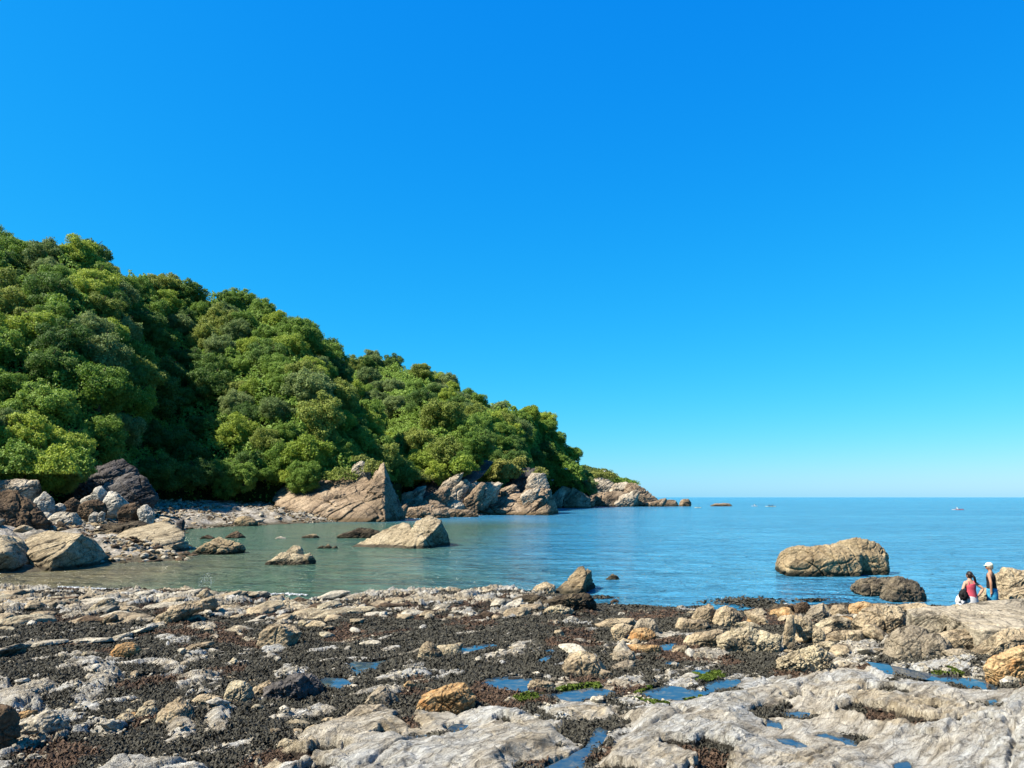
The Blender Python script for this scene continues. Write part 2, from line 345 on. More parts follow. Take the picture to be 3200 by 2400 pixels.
print('platform')
NR, NC = 940, 1560
Yr = 3.2*(62/3.2)**(np.linspace(0, 1, NR)); ar = np.linspace(-1.35, 1.35, NC)
YY = np.repeat(Yr[:, None], NC, 1); XX = YY*ar[None, :]
x_, y_ = XX.ravel(), YY.ravel()
z_, weed_, green_, red_, inb_, pl_ = platform(x_, y_)
t = NT('shore_platform'); p = t.pos()
pst = t.map(p, (0, 0, -R(46)), (.9, 3.6, 2))
st = t.noise(pst, 1.3, 6, .65, .5); st2 = t.noise(t.map(p, (0, 0, -R(44)), (3, 12, 6)), 1.2, 6, .72, .35); fi = t.noise(p, 26, 4, .7); bg_ = t.noise(p, .7, 3)
c = t.ramp(st, [(.28, (.22,.20,.16)), (.40, (.52,.48,.40)), (.56, (.74,.73,.68)), (.74, (1.10,1.10,1.04))])
tanc = t.ramp(st, [(.30, (.14,.11,.08)), (.43, (.50,.41,.28)), (.60, (.86,.74,.54))])
c = t.mix(t.mth('ADD', t.ramp(t.noise(p, .5, 3, .5, .5), [(.45, 0), (.6, .6)]), t.attr('red'), True), c, tanc)
c = t.mix(.75, c, t.ramp(st2, [(.36, .48), (.45, .95), (.7, 1.15)]), 'MULTIPLY')
ck = t.voro(t.map(p, (0, 0, -R(46)), (1.1, 3.8, 3)), 1.0, 'DISTANCE_TO_EDGE'); ck = t.ramp(ck, [(.0, .25), (.045, 1)])
c = t.mix(.4, c, ck, 'MULTIPLY')
st4 = t.noise(t.map(p, (0, 0, -R(50)), (9, 34, 20)), 1.0, 5, .75, .35); c = t.mix(.8, c, t.ramp(st4, [(.38, .62), (.48, 1), (.7, 1.15)]), 'MULTIPLY')
c = t.mix(t.ramp(fi, [(.60, 0), (.70, .55)]), c, (.72,.70,.66))
c = t.mix(t.ramp(t.noise(p, 5, 4, .7), [(.57, 0), (.66, .6)]), c, (.10,.08,.055))
wd = t.attr('weed'); gn = t.attr('green'); rd = t.attr('red')
wdn = t.mth('ADD', wd, t.mth('MULTIPLY', t.mth('SUBTRACT', fi, .5), .9))
wc = t.mix(t.mth('MULTIPLY', rd, t.ramp(t.noise(p, 3, 3), [(.4, 0), (.6, 1)])), t.ramp(t.noise(p, 12, 4, .7), [(.3, (.016,.015,.012)), (.6, (.06,.055,.042)), (.75, (.13,.12,.09))]), (.075,.045,.03))
c = t.mix(t.ramp(wdn, [(.40, 0), (.58, 1)]), c, wc)
c = t.mix(t.mth('MULTIPLY', gn, .9), c, t.ramp(fi, [(.35, (.05,.09,.01)), (.65, (.16,.22,.035))]))
wet = t.attr('wet'); c = t.mix(t.mth('MULTIPLY', wet, .55), c, (.045,.04,.035))
n = t.bump(st, .8, .12); n = t.bump(st2, 1.0, .09, n); n = t.bump(fi, .9, .045, n); n = t.bump(ck, .6, .06, n); n = t.bump(st4, .9, .04, n)
M['ground'] = t.fin(c, .9, n, .2)
wet_ = np.maximum(sm(-9, 0, pl_), sm(.10, .0, z_))
me = mesh_np('ground', np.stack([x_, y_, z_], 1), grid_faces(NR, NC), M['ground'], True, {'weed': weed_, 'green': green_, 'red': red_, 'wet': wet_})
ground = tag(link('ground', me), 'rocky shore platform of pale ledges and dark seaweed', kind='structure')

# tide pools
t = NT('pool_water'); p = t.pos()
t.b.inputs['IOR'].default_value = 1.33
M['pool'] = t.fin(t.ramp(t.noise(p, 4.0, 5, .7), [(.40, (.02,.055,.11)), (.56, (.06,.09,.11)), (.68, (.20,.18,.13))]), .03, t.bump(t.noise(p, 5, 2), .05, .02), .5)
def fan(pts, z, mat, name):
    n = len(pts); V = [(x, y, z) for x, y in pts]
    me = bpy.data.meshes.new(name); me.from_pydata(V, [], [list(range(n))]); me.materials.append(mat); return me
for k, pp in enumerate(POOLS):
    g = [gnd(u, v) for u, v in pp]; cx = np.mean([q[0] for q in g]); cy = np.mean([q[1] for q in g]); 
    cz = float(zbase(cx, cy))
    # resample along outline with wobble, and a small margin that the ground hides
    pts = []
    for i in range(len(g)):
        a, b = g[i], g[(i+1) % len(g)]
        for q in range(4):
            s = q/4; x, y = a[0]*(1-s)+b[0]*s, a[1]*(1-s)+b[1]*s
            e = 1.20+.03*random.random(); pts.append((cx+(x-cx)*e, cy+(y-cy)*e))
    sgn = sum(pts[i][0]*pts[(i+1) % len(pts)][1]-pts[(i+1) % len(pts)][0]*pts[i][1] for i in range(len(pts)))
    if sgn < 0: pts.reverse()
    zs = [float(zbase(x, y)) for x, y in pts]
    o = link('tide_pool', fan(pts, POOLZ[k], M['pool'], 'tide_pool')); tag(o, 'still rock pool reflecting blue sky', kind='structure')

# ------------------------------------------------------------ sea
print('sea')
yy = np.concatenate([np.linspace(20, 60, 70), np.geomspace(61, 600, 150), np.geomspace(650, 40000, 30)])
xx = np.concatenate([-np.geomspace(600, 30000, 14)[::-1], np.linspace(-500, -61, 60), np.linspace(-60, 60, 90), np.linspace(61, 500, 60), np.geomspace(600, 30000, 14)])
GX, GY = np.meshgrid(xx, yy)
wob = fbm2(GX*.05, GY*.03, 3, 5)
shal = sm(8, -9, GX+wob*5-(GY-45)*.03)*sm(175, 120, GY+GX*.2)
tanw = sm(-9, -24, GX+wob*3)*sm(75, 45, GY)
t = NT('sea_water'); p = t.pos(); t.b.inputs['IOR'].default_value = 1.33
deep = t.ramp(t.noise(t.map(p, (0,0,0), (.010,.03,.02)), 1, 3), [(.35, (.05,.28,.51)), (.65, (.085,.38,.62))])
deep = t.mix(t.ramp(t.noise(t.map(p, (0,0,.15), (.10,.42,1)), 1.0, 5, .7, .5), [(.42, 0), (.60, .45)]), deep, (.012,.12,.26))  # darker streaks imitate the shaded sides of wavelets
c = t.mix(t.attr('shallow'), deep, (.075,.165,.11)); c = t.mix(t.attr('sandy'), c, (.20,.175,.095))
c = t.mix(t.ramp(t.noise(t.map(p, (0,0,.1), (.05,.16,.2)), 1, 4, .6), [(.58, 0), (.68, .35)]), c, (.01,.035,.07))
ripple_shade = t.ramp(t.noise(t.map(p, (0,0,.12), (.22,.75,1)), 1.0, 6, .72, .6), [(.38, .70), (.50, 1.0), (.66, 1.16)]); c = t.mix(.85, c, ripple_shade, 'MULTIPLY')  # light and dark of the ripples painted into the water colour
w1 = t.noise(t.map(p, (0,0,.25), (.8,2.2,1)), 1.0, 4, .6, .4); w2 = t.noise(t.map(p, (0,0,-.1), (.10,.35,1)), 1.0, 5, .65, .2)
w3 = t.noise(t.map(p, (0,0,.15), (.28,.5,1)), 1.0, 4, .6, .6)
n = t.bump(w2, 1.0, 2.4); n = t.bump(w3, 1.0, 1.6, n); n = t.bump(w1, 1.0, .34, n)
M['sea'] = t.fin(c, .16, n, .4)
me = mesh_np('sea', np.stack([GX.ravel(), GY.ravel(), np.zeros(GX.size)], 1), grid_faces(len(yy), len(xx)), M['sea'], True, {'shallow': shal.ravel(), 'sandy': tanw.ravel()})
tag(link('sea', me), 'blue sea turning green in the shallow cove', kind='structure')

# ------------------------------------------------------------ rocks
ICO = {}
def ico(l):
    if l not in ICO:
        bm = bmesh.new(); bmesh.ops.create_icosphere(bm, subdivisions=l, radius=1)
        ICO[l] = (np.array([v.co[:] for v in bm.verts]), np.array([[v.index for v in f.verts] for f in bm.faces])); bm.free()
    return ICO[l]
def hull_planes(pts):
    bm = bmesh.new()
    for q in pts: bm.verts.new(q)
    r = bmesh.ops.convex_hull(bm, input=bm.verts); bmesh.ops.recalc_face_normals(bm, faces=bm.faces)
    N = []; H = []
    c = np.mean(pts, 0)
    for f in bm.faces:
        n = np.array(f.normal[:]); q = np.array(f.verts[0].co[:])
        if np.linalg.norm(n) < .5: continue
        h = n@(q-c)
        if h < 0: n, h = -n, -h
        N.append(n); H.append(max(h, 1e-3))
    bm.free(); return c, np.array(N), np.array(H)
def hull_body(pts, level, seed, k=60, cuts=10, amp=.05, strat=.5, bedn=(-.45, -.25, .86), cr_=(.74, .94)):
    rg = np.random.default_rng(seed); c, N, H = hull_planes(pts)
    rel = pts-c; size = float(np.cbrt(np.prod(np.ptp(pts, 0))))
    for i in range(cuts):
        n = rg.normal(size=3); n[2] = abs(n[2])*.8; n[1] = -abs(n[1]) if rg.random() < .8 else n[1]; n /= np.linalg.norm(n)
        N = np.vstack([N, n]); H = np.append(H, (rel@n).max()*rg.uniform(*cr_))
    D, Fc = ico(level)
    Q = np.maximum(D@N.T, 0)/H[None, :]
    mx = Q.max(1, keepdims=True); r = 1/(mx[:, 0]*((Q/mx)**k).sum(1)**(1/k))
    V = D*r[:, None]
    p = V/size; off = rg.uniform(0, 50, 3)
    disp = amp*(fbm3(p*2.2+off, 4, seed % 97, .5)*.75) + amp*.35*(ridge3(p*5+off, 3, seed % 89)-.3)
    bn = np.array(bedn)/np.linalg.norm(bedn)
    s = (p@bn)*7*(1+.0*seed)+.5*n3(p[:, 0]*1.5+off[0], p[:, 1]*1.5, p[:, 2]*1.5); fr = s-np.floor(s)
    disp = disp-strat*amp*(.8*sm(.12, .0, fr)+.4*fr)*(.3+.9*sm(-.2, .3, fbm3(p*1.7+off+9, 2, 4)))-amp*.9*sm(.90, 1.0, 1-np.abs(n3(p[:, 0]*2.2+off[1], p[:, 1]*2.2, p[:, 2]*2.2+off[0])))
    blk = n3(p[:, 0]*3.1+off[0]+.3*s, p[:, 1]*3.1+off[1], p[:, 2]*4.2+off[2]); disp = disp+amp*.9*(np.round(blk*2.2)/2.2)
    if level >= 5:
        wv = .35*n3(p[:, 0]*2+off[0], p[:, 1]*2, p[:, 2]*2)
        for q_, (jn, fq) in enumerate((((.75, .2, .62), 2.1), ((.15, .95, -.2), 1.7), ((-.5, .3, .8), 3.4))):
            w_ = (p@np.array(jn))*fq*(1+.3*rg.random())+wv+off[q_]; g_r = np.abs(w_-np.floor(w_)-.5)
            on = sm(-.15, .15, n3(p[:, 0]*1.3+q_*9+off[1], p[:, 1]*1.3, p[:, 2]*1.3))
            disp = disp-min(amp, .04)*(1.3 if q_ < 2 else .8)*sm(.045, .0, g_r)*on
    if level >= 6: disp = disp+amp*.30*fbm3(p*20+off, 3, 5, .6)
    V = V+D*(disp*size)[:, None]
    return V+c, Fc
def outline_pts(poly, Y0, t, sink=0., front=.72, top=.62, back=.78, skew=0., anchor=.12):
    """solid whose outline from afar is about poly: full section at mid depth, smaller ones before and behind"""
    poly = np.asarray(poly, float).reshape(-1, 2); Ym = Y0+t*.45
    ring = np.array([at(u, v, Ym) for u, v in poly]); zb = ring[:, 2].min(); xa, xb = ring[:, 0].min(), ring[:, 0].max(); cx = xa+(xb-xa)*anchor; cb = xa+(xb-xa)*.5
    g0 = at(poly[:, 0].mean(), poly[:, 1].max(), Y0)[2]
    fr = ring.copy(); fr[:, 0] = cx+(ring[:, 0]-cx)*front-skew*t; fr[:, 1] = Y0; fr[:, 2] = g0+(ring[:, 2]-zb)*top
    bk = ring.copy(); bk[:, 0] = cb+(ring[:, 0]-cb)*back+skew*t; bk[:, 1] = Y0+t; bk[:, 2] = zb+(ring[:, 2]-zb)*.72
    pts = np.vstack([ring, fr, bk]); pts[:, 0] += rng.normal(0, .01, len(pts))
    low = pts.copy(); h = np.ptp(ring[:, 2]); m = low[:, 2] < zb+h*.35
    low = low[m] if m.any() else low[:3]; low[:, 2] = min(zb, g0)-h*.18-sink; pts[pts[:, 2] < zb+h*.12, 2] += h*.10*(sink == 0); low[:, 0] = cb+(low[:, 0]-cb)*.80; low[:, 1] = Y0+t*.5+(low[:, 1]-Y0-t*.5)*.8
    return np.vstack([pts, low])
def build_rock(name, label, cat, parts, mat, Y0=None, tk=.8, seed=1, water=False, group=None, level=None, amp=.05, cuts=12, k=60, strat=.5, sink=0., bedn=(-.45,-.25,.86), **kw):
    Vs = []; Fs = []; nv = 0
    if isinstance(parts, np.ndarray): parts = [parts]
    y0 = Y0
    for i, pp in enumerate(parts):
        pp = np.asarray(pp, float).reshape(-1, 2); w = np.ptp(pp[:, 0]); vb = pp[:, 1].max(); uc = pp[pp[:, 1].argmax(), 0]
        if Y0 is None:
            q = atz(uc, vb, 0) if water else gnd(uc, vb)
            if i == 0: y0 = q[1]
        Yp = y0 if i == 0 or Y0 is not None else min(q[1], y0+1e9)
        if isinstance(Y0, (list, tuple)): Yp = Y0[i]
        t = tk*min(w, np.ptp(pp[:, 1])*2.6)/F*Yp
        lv = level or (7 if w > 150 else 6 if w > 45 else 5)
        V, Fc = hull_body(outline_pts(pp, Yp, t, sink, **kw), lv, seed+i*7, k, (cuts+1)//2 if w > 110 else cuts, amp, strat, bedn, (.86, .97) if w > 110 else (.76, .94))
        Vs.append(V); Fs.append(Fc+nv); nv += len(V)
    V = np.vstack(Vs); loc = np.array([V[:, 0].mean(), V[:, 1].mean(), V[:, 2].min()])
    o = link(name, mesh_np(name, V-loc, np.vstack(Fs), M[mat]), None, loc)
    return tag(o, label, cat, group)
ROCKS = []
def hr(label, parts, mat, cat='boulder', name='boulder', level=7, amp=.03, strat=.6, cuts=2, sink=.8, bedn=(-.5, -.2, .85)):
    """rock given by its corners: photo pixel and distance of each"""
    Vs = []; Fs = []; nv = 0; seed = len(ROCKS)*13+5
    for i, c_ in enumerate(parts):
        a = np.array(c_, float).reshape(-1, 3); q = np.array([at(*r_) for r_ in a]); h = np.ptp(q[:, 2]); low = q[q[:, 2] < q[:, 2].min()+h*.25].copy(); low[:, 2] = q[:, 2].min()-sink
        q = np.vstack([q, low, low+np.array([.05, .3, -.1])])
        V, Fc = hull_body(q, level, seed+i*7, 60, cuts, amp, strat, bedn, (.93, .99)); Vs.append(V); Fs.append(Fc+nv); nv += len(V)
    V = np.vstack(Vs); loc = np.array([V[:, 0].mean(), V[:, 1].mean(), V[:, 2].min()])
    o = link(name, mesh_np(name, V-loc, np.vstack(Fs), M[mat]), None, loc); ROCKS.append(o); return tag(o, label, cat)
def rk(label, poly, mat, cat='boulder', **kw):
    seed = len(ROCKS)*13+5; kw.setdefault('name', 'boulder')
    nm = kw.pop('name'); parts = [P(*q) for q in poly] if isinstance(poly[0], (list, tuple)) else P(*poly)
    o = build_rock(nm, label, cat, parts, mat, seed=seed, **kw); ROCKS.append(o); return o
print('rocks')
W = dict(water=True)
# --- boulders of the cove, left
rk('huge brown barnacled boulder at the left edge above the tan boulders', (-70,1535,0,1531,54,1535,101,1575,145,1625,155,1654,120,1690,-70,1700), 'brown', Y0=66, tk=.7, amp=.06, strat=.2)
hr('tan topped boulder with black shaded front cut off by the left edge', [(-90,1668,50, 0,1668,50, 69,1680,51.5, 80,1705,52, 80,1745,52, 132,1794,51.5, 20,1728,48, 0,1806,48.8, -90,1735,47.2, -90,1808,48.5, -90,1672,56, 60,1688,56)], 'seawedge')
hr('tan topped boulder with black shaded side, second from the left at the water', [(76,1727,51, 119,1766,50, 160,1784,49.6, 160,1750,49.3, 205,1718,50, 256,1668,52.5, 297,1688,55.5, 341,1743,56.5, 335,1762,56, 145,1656,54.5, 76,1684,53, 100,1690,57, 280,1680,58)], 'seawedge')
hr('long tilted slab boulder with flat tan top beside the cove water', [(304,1703,64, 398,1653,70, 524,1624,73, 579,1662,70, 585,1683,69, 430,1724,63, 335,1737,62, 585,1697,69, 432,1741,63.4, 335,1754,62.4, 308,1716,64), (330,1730,63, 440,1712,64.5, 545,1700,66, 590,1690,70, 593,1742,69.5, 530,1756,64.5, 440,1752,63.2, 345,1763,62)], 'seawedge', strat=.8)
rk('tan pyramid rock standing in the green water beside the slab boulder', (608,1728,650,1700,687,1676,759,1701,763,1730,687,1733), 'seatan', tk=.8, **W)
rk('two peaked sloping tan rock in the middle of the green shallows', [(819,1771,888,1727,960,1735,986,1768,881,1773), (886,1735,900,1716,924,1701,946,1709,948,1732,900,1745), (940,1735,968,1722,989,1752,984,1768,935,1770)], 'seawedge', Y0=[54,55,54.4], tk=.6, **W)
hr('large pointed wedge rock with black right face in mid cove', [(1065,1725,73, 1134,1690,74, 1200,1660,75, 1264,1629,76, 1284,1634,76, 1296,1700,72, 1300,1727,71, 1180,1730,71.5, 1250,1680,79), (1255,1690,72, 1300,1631,74.5, 1347,1606,76.5, 1382,1624,76, 1389,1648,77, 1414,1718,78, 1372,1640,73.5, 1318,1692,70.8, 1322,1727,70.6, 1262,1729,71, 1340,1640,81)], 'seawedge', strat=.8)
rk('low dark weed covered rock behind the large pointed wedge rock', (1047,1678,1080,1662,1127,1649,1165,1652,1199,1662,1195,1678,1098,1682), 'weedy', cat='rock', tk=.5, **W)
rk('small pale rock awash left of the low weed covered rock', (939,1681,960,1672,986,1665,1000,1682), 'seatan', cat='rock', tk=.6, **W)
rk('tiny pale rock awash, farthest left of the small rocks in mid cove', (859,1684,877,1674,897,1684), 'pale', cat='rock', tk=.6, **W)
rk('small jagged dark rock with three humps in the green water', [(989,1713,1008,1703,1025,1714), (1010,1714,1026,1697,1040,1714), (1036,1714,1050,1704,1056,1714)], 'seatan', cat='rock', tk=.6, **W)
rk('dark pointed rock behind the tan pyramid rock', (700,1682,722,1668,740,1658,768,1682), 'brown', cat='rock', tk=.6, **W)
rk('low brown rock awash between slab boulder and pyramid rock', (622,1684,647,1669,674,1684), 'brown', cat='rock', tk=.6, **W)
# --- boulders on the far beach
FB = [('white block leaning above the grey disc boulder on the far beach', (101,1552,134,1528,159,1550,166,1592,127,1600), 'white', 88),
 ('large white peaked boulder at the foot of the dark slate cliff', [(257,1557,300,1526,330,1535,372,1580,372,1592,320,1594), (286,1540,300,1520,315,1512,328,1531,330,1560,290,1560), (320,1545,345,1533,372,1537,399,1570,370,1590,330,1590)], 'white', 96),
 ('small white boulder right of the leaning white block', (166,1594,181,1568,199,1571,203,1592), 'white', 90),
 ('broad grey disc boulder behind the tan topped boulders', (145,1626,174,1593,224,1595,252,1629,231,1646,152,1640), 'pale', 76),
 ('squat dark brown boulder in front of the large white peaked boulder', (250,1577,297,1552,325,1569,327,1592,262,1600), 'brown', 87),
 ('dark brown rounded boulder behind the squat brown boulder', (197,1573,224,1549,248,1568,240,1590,205,1590), 'brown', 92),
 ('reddish brown wedge boulder right of the large white peaked boulder', (374,1591,387,1570,420,1567,443,1589,416,1608,380,1606), 'brown', 88),
 ('pale pointed boulder at the end of the far boulder pile', (432,1585,456,1572,483,1604,467,1616,445,1610), 'white', 88),
 ('white flat boulder beside the grey disc boulder', (121,1602,145,1594,160,1600,155,1636,135,1625), 'white', 79),
 ('round white stone on the far beach, left of the pair', (280,1608,295,1597,309,1604,307,1616,288,1616), 'white', 84),
 ('round white stone on the far beach, right of the pair', (307,1606,318,1594,328,1604,326,1613,310,1613), 'white', 84),
 ('low weed topped rock behind the second tan topped boulder', (155,1652,188,1628,219,1647,217,1665,165,1667), 'weedy', 70),
 ('wide brown weedy rock mass behind the long tilted slab boulder', [(262,1672,300,1648,350,1632,400,1640,420,1668,311,1688), (330,1662,400,1626,440,1624,478,1642,450,1668,380,1675)], 'weedy', 72),
 ('flat pale triangular slab between the tan boulders', (300,1690,343,1664,385,1668,350,1696), 'seatan', 68),
 ('dark square block on the beach above the cove water', (550,1642,552,1622,576,1622,577,1641,560,1644), 'slate', 108),
 ('rounded tan rock at the tip of the gravel spit', (727,1647,738,1615,770,1612,790,1618,806,1627,803,1648), 'seatan', 125),
 ('brown barnacled rock beside the tip of the gravel spit', (800,1645,830,1632,870,1628,915,1636,910,1648), 'brown', 135)]
for l, p_, m, y in FB: rk(l, p_, m, Y0=[y]*3 if isinstance(p_, list) else y, tk=.8, sink=.5)
# --- cliffs and outcrops
CL = dict(amp=.045, strat=.9, cat='rock outcrop', name='rock_outcrop', bedn=(-.55, -.2, .8), sink=2, level=7, cuts=5)
def cl(*a, **k):
    q = dict(CL); q.update(k); return rk(*a, **q)
cl('pale broken rock face under the trees at the left edge', (-60,1540,-60,1500,54,1495,119,1497,126,1520,98,1548,65,1556,0,1560), 'cliffpale', Y0=100, tk=.5)
cl('dark tilted slate cliff in the shade of the gully', [(231,1508,268,1470,330,1450,385,1424,430,1452,424,1485,440,1560,330,1560,253,1540), (330,1500,420,1470,466,1497,492,1553,434,1580,370,1575)], 'slate', Y0=[116,108], tk=.5, cat='cliff', name='slate_cliff')  # shade of the gully is put into the dark base colour
hr('broad sloping tan outcrop with pointed top at the cove edge', [(845,1556,160, 888,1516,164, 975,1516,164, 1062,1484,163, 1125,1480,162, 1180,1500,157, 1200,1560,149, 1204,1625,147, 1062,1633,147, 953,1596,152, 870,1580,156, 1240,1575,162, 1000,1540,172), (1135,1560,150.5, 1168,1480,158, 1199,1443,157.5, 1203,1497,153, 1192,1560,149, 1205,1626,146.5, 1180,1626,147, 1216,1524,161, 1243,1574,163, 1267,1610,163, 1190,1480,162)], 'cliff', 'rock outcrop', 'rock_outcrop', amp=.05, strat=1.3, bedn=(-.55,-.2,.8))
cl('pale lump with grass tuft on top of the broad sloping outcrop', (1090,1490,1100,1445,1130,1432,1156,1434,1160,1490), 'cliffpale', Y0=160, tk=.5)
cl('pale low ledges stepping right from the broad sloping outcrop', [(1233,1563,1300,1550,1340,1565,1330,1612,1262,1612), (1290,1570,1345,1560,1420,1590,1475,1613,1363,1619,1272,1619)], 'cliff', Y0=[188,186], tk=.4)
hr('overhanging dark slab cliff under the round topped wood', [(1262,1567,207, 1300,1520,211, 1345,1488,214, 1440,1462,216, 1530,1432,220, 1545,1440,219, 1507,1491,212, 1405,1553,206, 1352,1563,206)], 'slate', 'cliff', 'slab_cliff', strat=1.2, bedn=(-.6,-.1,.75))  # dark base colour stands in for the shade under the overhang
cl('pale banded ledge resting on the overhanging dark slab cliff', (1370,1530,1385,1500,1430,1480,1450,1475,1440,1500,1400,1530), 'cliffpale', Y0=203, tk=.4)
cl('thin pale tilted strata running down to the shingle', [(1395,1560,1440,1530,1489,1501,1576,1509,1560,1530,1450,1562), (1330,1570,1345,1548,1420,1560,1460,1575,1400,1600,1340,1600)], 'cliffpale', Y0=[204,198], tk=.4)
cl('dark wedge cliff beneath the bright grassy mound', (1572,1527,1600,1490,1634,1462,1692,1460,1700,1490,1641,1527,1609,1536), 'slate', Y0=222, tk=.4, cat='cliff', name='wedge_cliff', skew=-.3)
cl('pale layered knob with green grass on top near the point', (1641,1530,1645,1500,1667,1469,1703,1474,1716,1516,1716,1540,1652,1540), 'cliffpale', Y0=217, tk=.5)
hr('big tan headland rock with dark right end at the point', [(1452,1584,212, 1485,1551,216, 1518,1528,219, 1612,1525,219, 1640,1545,210, 1650,1606,203, 1507,1609,203, 1455,1602,207, 1550,1540,230), (1600,1580,206, 1640,1528,214, 1703,1534,213, 1721,1530,217, 1695,1560,206, 1655,1607,202.5, 1600,1608,203, 1743,1588,219, 1745,1606,219, 1690,1540,228)], 'cliff', 'rock outcrop', 'rock_outcrop', amp=.05, strat=1.3, bedn=(-.55,-.2,.8))
cl('jagged low rocks at the foot of the big headland rock', [(1650,1606,1680,1590,1710,1575,1735,1600,1730,1610,1660,1610)], 'cliff', Y0=202, tk=.5)
for lb_, u_, v_, w_, h_, Y_, mt_ in (('pale leaning bed just right of the pointed horn', 1262, 1560, 60, 34, 190, 'cliff'), ('dark gap edge bed left of the slab cliff', 1300, 1548, 70, 40, 196, 'cliffpale'), ('long leaning bed below the slab cliff', 1362, 1566, 110, 52, 197, 'cliff'),
        ('slim pale bed rising under the round wood', 1425, 1552, 100, 66, 202, 'cliffpale'), ('grey leaning bed in the middle of the cliff band', 1480, 1560, 80, 60, 200, 'cliff'), ('thin white bed beside the grey leaning bed', 1530, 1540, 84, 44, 208, 'cliffpale'),
        ('short bed below the grassy mound', 1590, 1532, 66, 26, 212, 'cliff'), ('tan bed under the pale layered knob', 1660, 1545, 70, 30, 206, 'cliffpale'), ('low leaning bed at the left of the shingle patch', 1318, 1598, 80, 26, 178, 'cliff'), ('low bed touching the broad tan outcrop', 1250, 1600, 60, 26, 168, 'cliff'),
        ('bed climbing the white stained cliff', 1742, 1560, 60, 46, 334, 'cliffpale'), ('second bed climbing the white stained cliff', 1790, 1572, 60, 44, 336, 'cliff'), ('bed at the foot of the notch', 1838, 1572, 56, 34, 345, 'cliff'), ('pale rib on the long brown ridge', 1960, 1560, 90, 34, 384, 'cliffpale'), ('flat rib near the end of the long brown ridge', 2050, 1576, 80, 20, 388, 'cliff')):
    cl(lb_, (u_-w_*.5, v_+10, u_-w_*.42, v_-4, u_+w_*.34, v_-h_, u_+w_*.5, v_-h_*.82, u_+w_*.42, v_-h_*.4, u_-w_*.05, v_+12), mt_, Y0=Y_, tk=.5, level=6, sink=3, strat=1.2)
cl('low tan shelf at the waterline right of the broad outcrop', (1235,1618,1250,1590,1330,1578,1400,1590,1410,1616), 'cliff', Y0=172, tk=.5)
cl('small tan shelf at the waterline left of the big headland rock', (1380,1616,1400,1590,1470,1590,1500,1613), 'cliff', Y0=182, tk=.5)
cl('white stained cliff between the two headlands', [(1708,1560,1714,1527,1764,1508,1790,1520,1790,1583,1724,1586), (1750,1560,1790,1520,1815,1530,1845,1548,1850,1584,1760,1587)], 'cliffpale', Y0=[341,338], tk=.3)
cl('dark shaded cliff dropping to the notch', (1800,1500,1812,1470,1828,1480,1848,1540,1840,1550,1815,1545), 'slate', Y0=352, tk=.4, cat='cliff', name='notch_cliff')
cl('pale streaked cliff below the far green headland', [(1838,1540,1841,1497,1870,1489,1900,1492,1935,1511,1940,1545,1850,1560), (1900,1530,1920,1505,1968,1503,1990,1530,1960,1560)], 'cliffpale', Y0=[398,396], tk=.4)
cl('long brown rock ridge sloping from the far headland into the sea', [(1736,1586,1790,1560,1850,1540,1930,1535,1990,1545,2000,1586), (1930,1586,1950,1520,1968,1503,1990,1510,2025,1532,2054,1554,2070,1586), (2030,1586,2050,1560,2090,1560,2125,1567,2130,1586)], 'cliff', Y0=[385,392,396], tk=.3)
rk('round brown knob at the seaward end of the long ridge', (2118,1583,2125,1568,2136,1557,2156,1558,2163,1568,2163,1583), 'cliff', Y0=400, tk=.8, cat='rock', sink=1)
rk('low brown skerry in the sea beyond the headland', (2208,1583,2235,1573,2260,1571,2285,1573,2300,1583), 'cliff', Y0=405, tk=.4, cat='skerry', name='skerry', sink=1)
# --- boulders standing in or by the water, right
hr('tall tan wedge boulder with white barnacles at the water edge', [(1738,1840,38.6, 1772,1806,39.2, 1805,1772,40, 1820,1769,40.2, 1848,1783,40.3, 1852,1815,40, 1862,1838,40.6, 1860,1847,40.4, 1820,1835,37.6, 1812,1848,37.4, 1754,1849,37.5, 1835,1790,38.8, 1810,1790,42)], 'seatan', amp=.05, strat=.9)
rk('smooth cone shaped tan boulder left of the tall wedge boulder', (1650,1856,1675,1830,1705,1814,1730,1824,1745,1840,1754,1861,1672,1865), 'tan', Y0=37, tk=.8, sink=.3)
rk('small tan rock alone in the blue water', (1892,1808,1913,1793,1928,1797,1937,1812), 'seatan', cat='rock', **W)
rk('tiny brown rock awash off the weedy point', (1905,1880,1920,1871,1934,1876,1935,1883), 'brown', cat='rock', **W)
rk('biggest sea boulder with smooth tan saddle top', [(2420,1764,2432,1732,2447,1715,2490,1700,2613,1695,2690,1710,2715,1760,2700,1806,2646,1810,2508,1800), (2600,1715,2631,1674,2686,1670,2747,1690,2767,1712,2780,1790,2769,1800,2718,1808,2640,1800)], 'seatan', Y0=[46,47], tk=.7, front=.8, top=.55, amp=.04, k=40, cuts=8, strat=.5)
rk('dark mussel covered boulder in front of the biggest sea boulder', [(2667,1835,2678,1815,2697,1803,2760,1800,2800,1800,2800,1860,2755,1862,2680,1848), (2755,1862,2770,1815,2800,1798,2863,1811,2880,1840,2897,1885,2834,1900,2762,1893)], 'mussel', Y0=[37,35], tk=.75, k=40, amp=.06)
rk('blocky tan boulder at the right edge beside the two women', [(3114,1875,3118,1807,3138,1771,3200,1776,3270,1790,3280,1880), (3125,1880,3128,1852,3180,1835,3280,1830,3280,1880)], 'tan', Y0=[26,24.6], tk=.6, cat='boulder', amp=.05)
rk('small boulder between the two women', (3060,1876,3068,1834,3087,1830,3098,1850,3100,1880), 'tan', Y0=25.6, tk=.8)
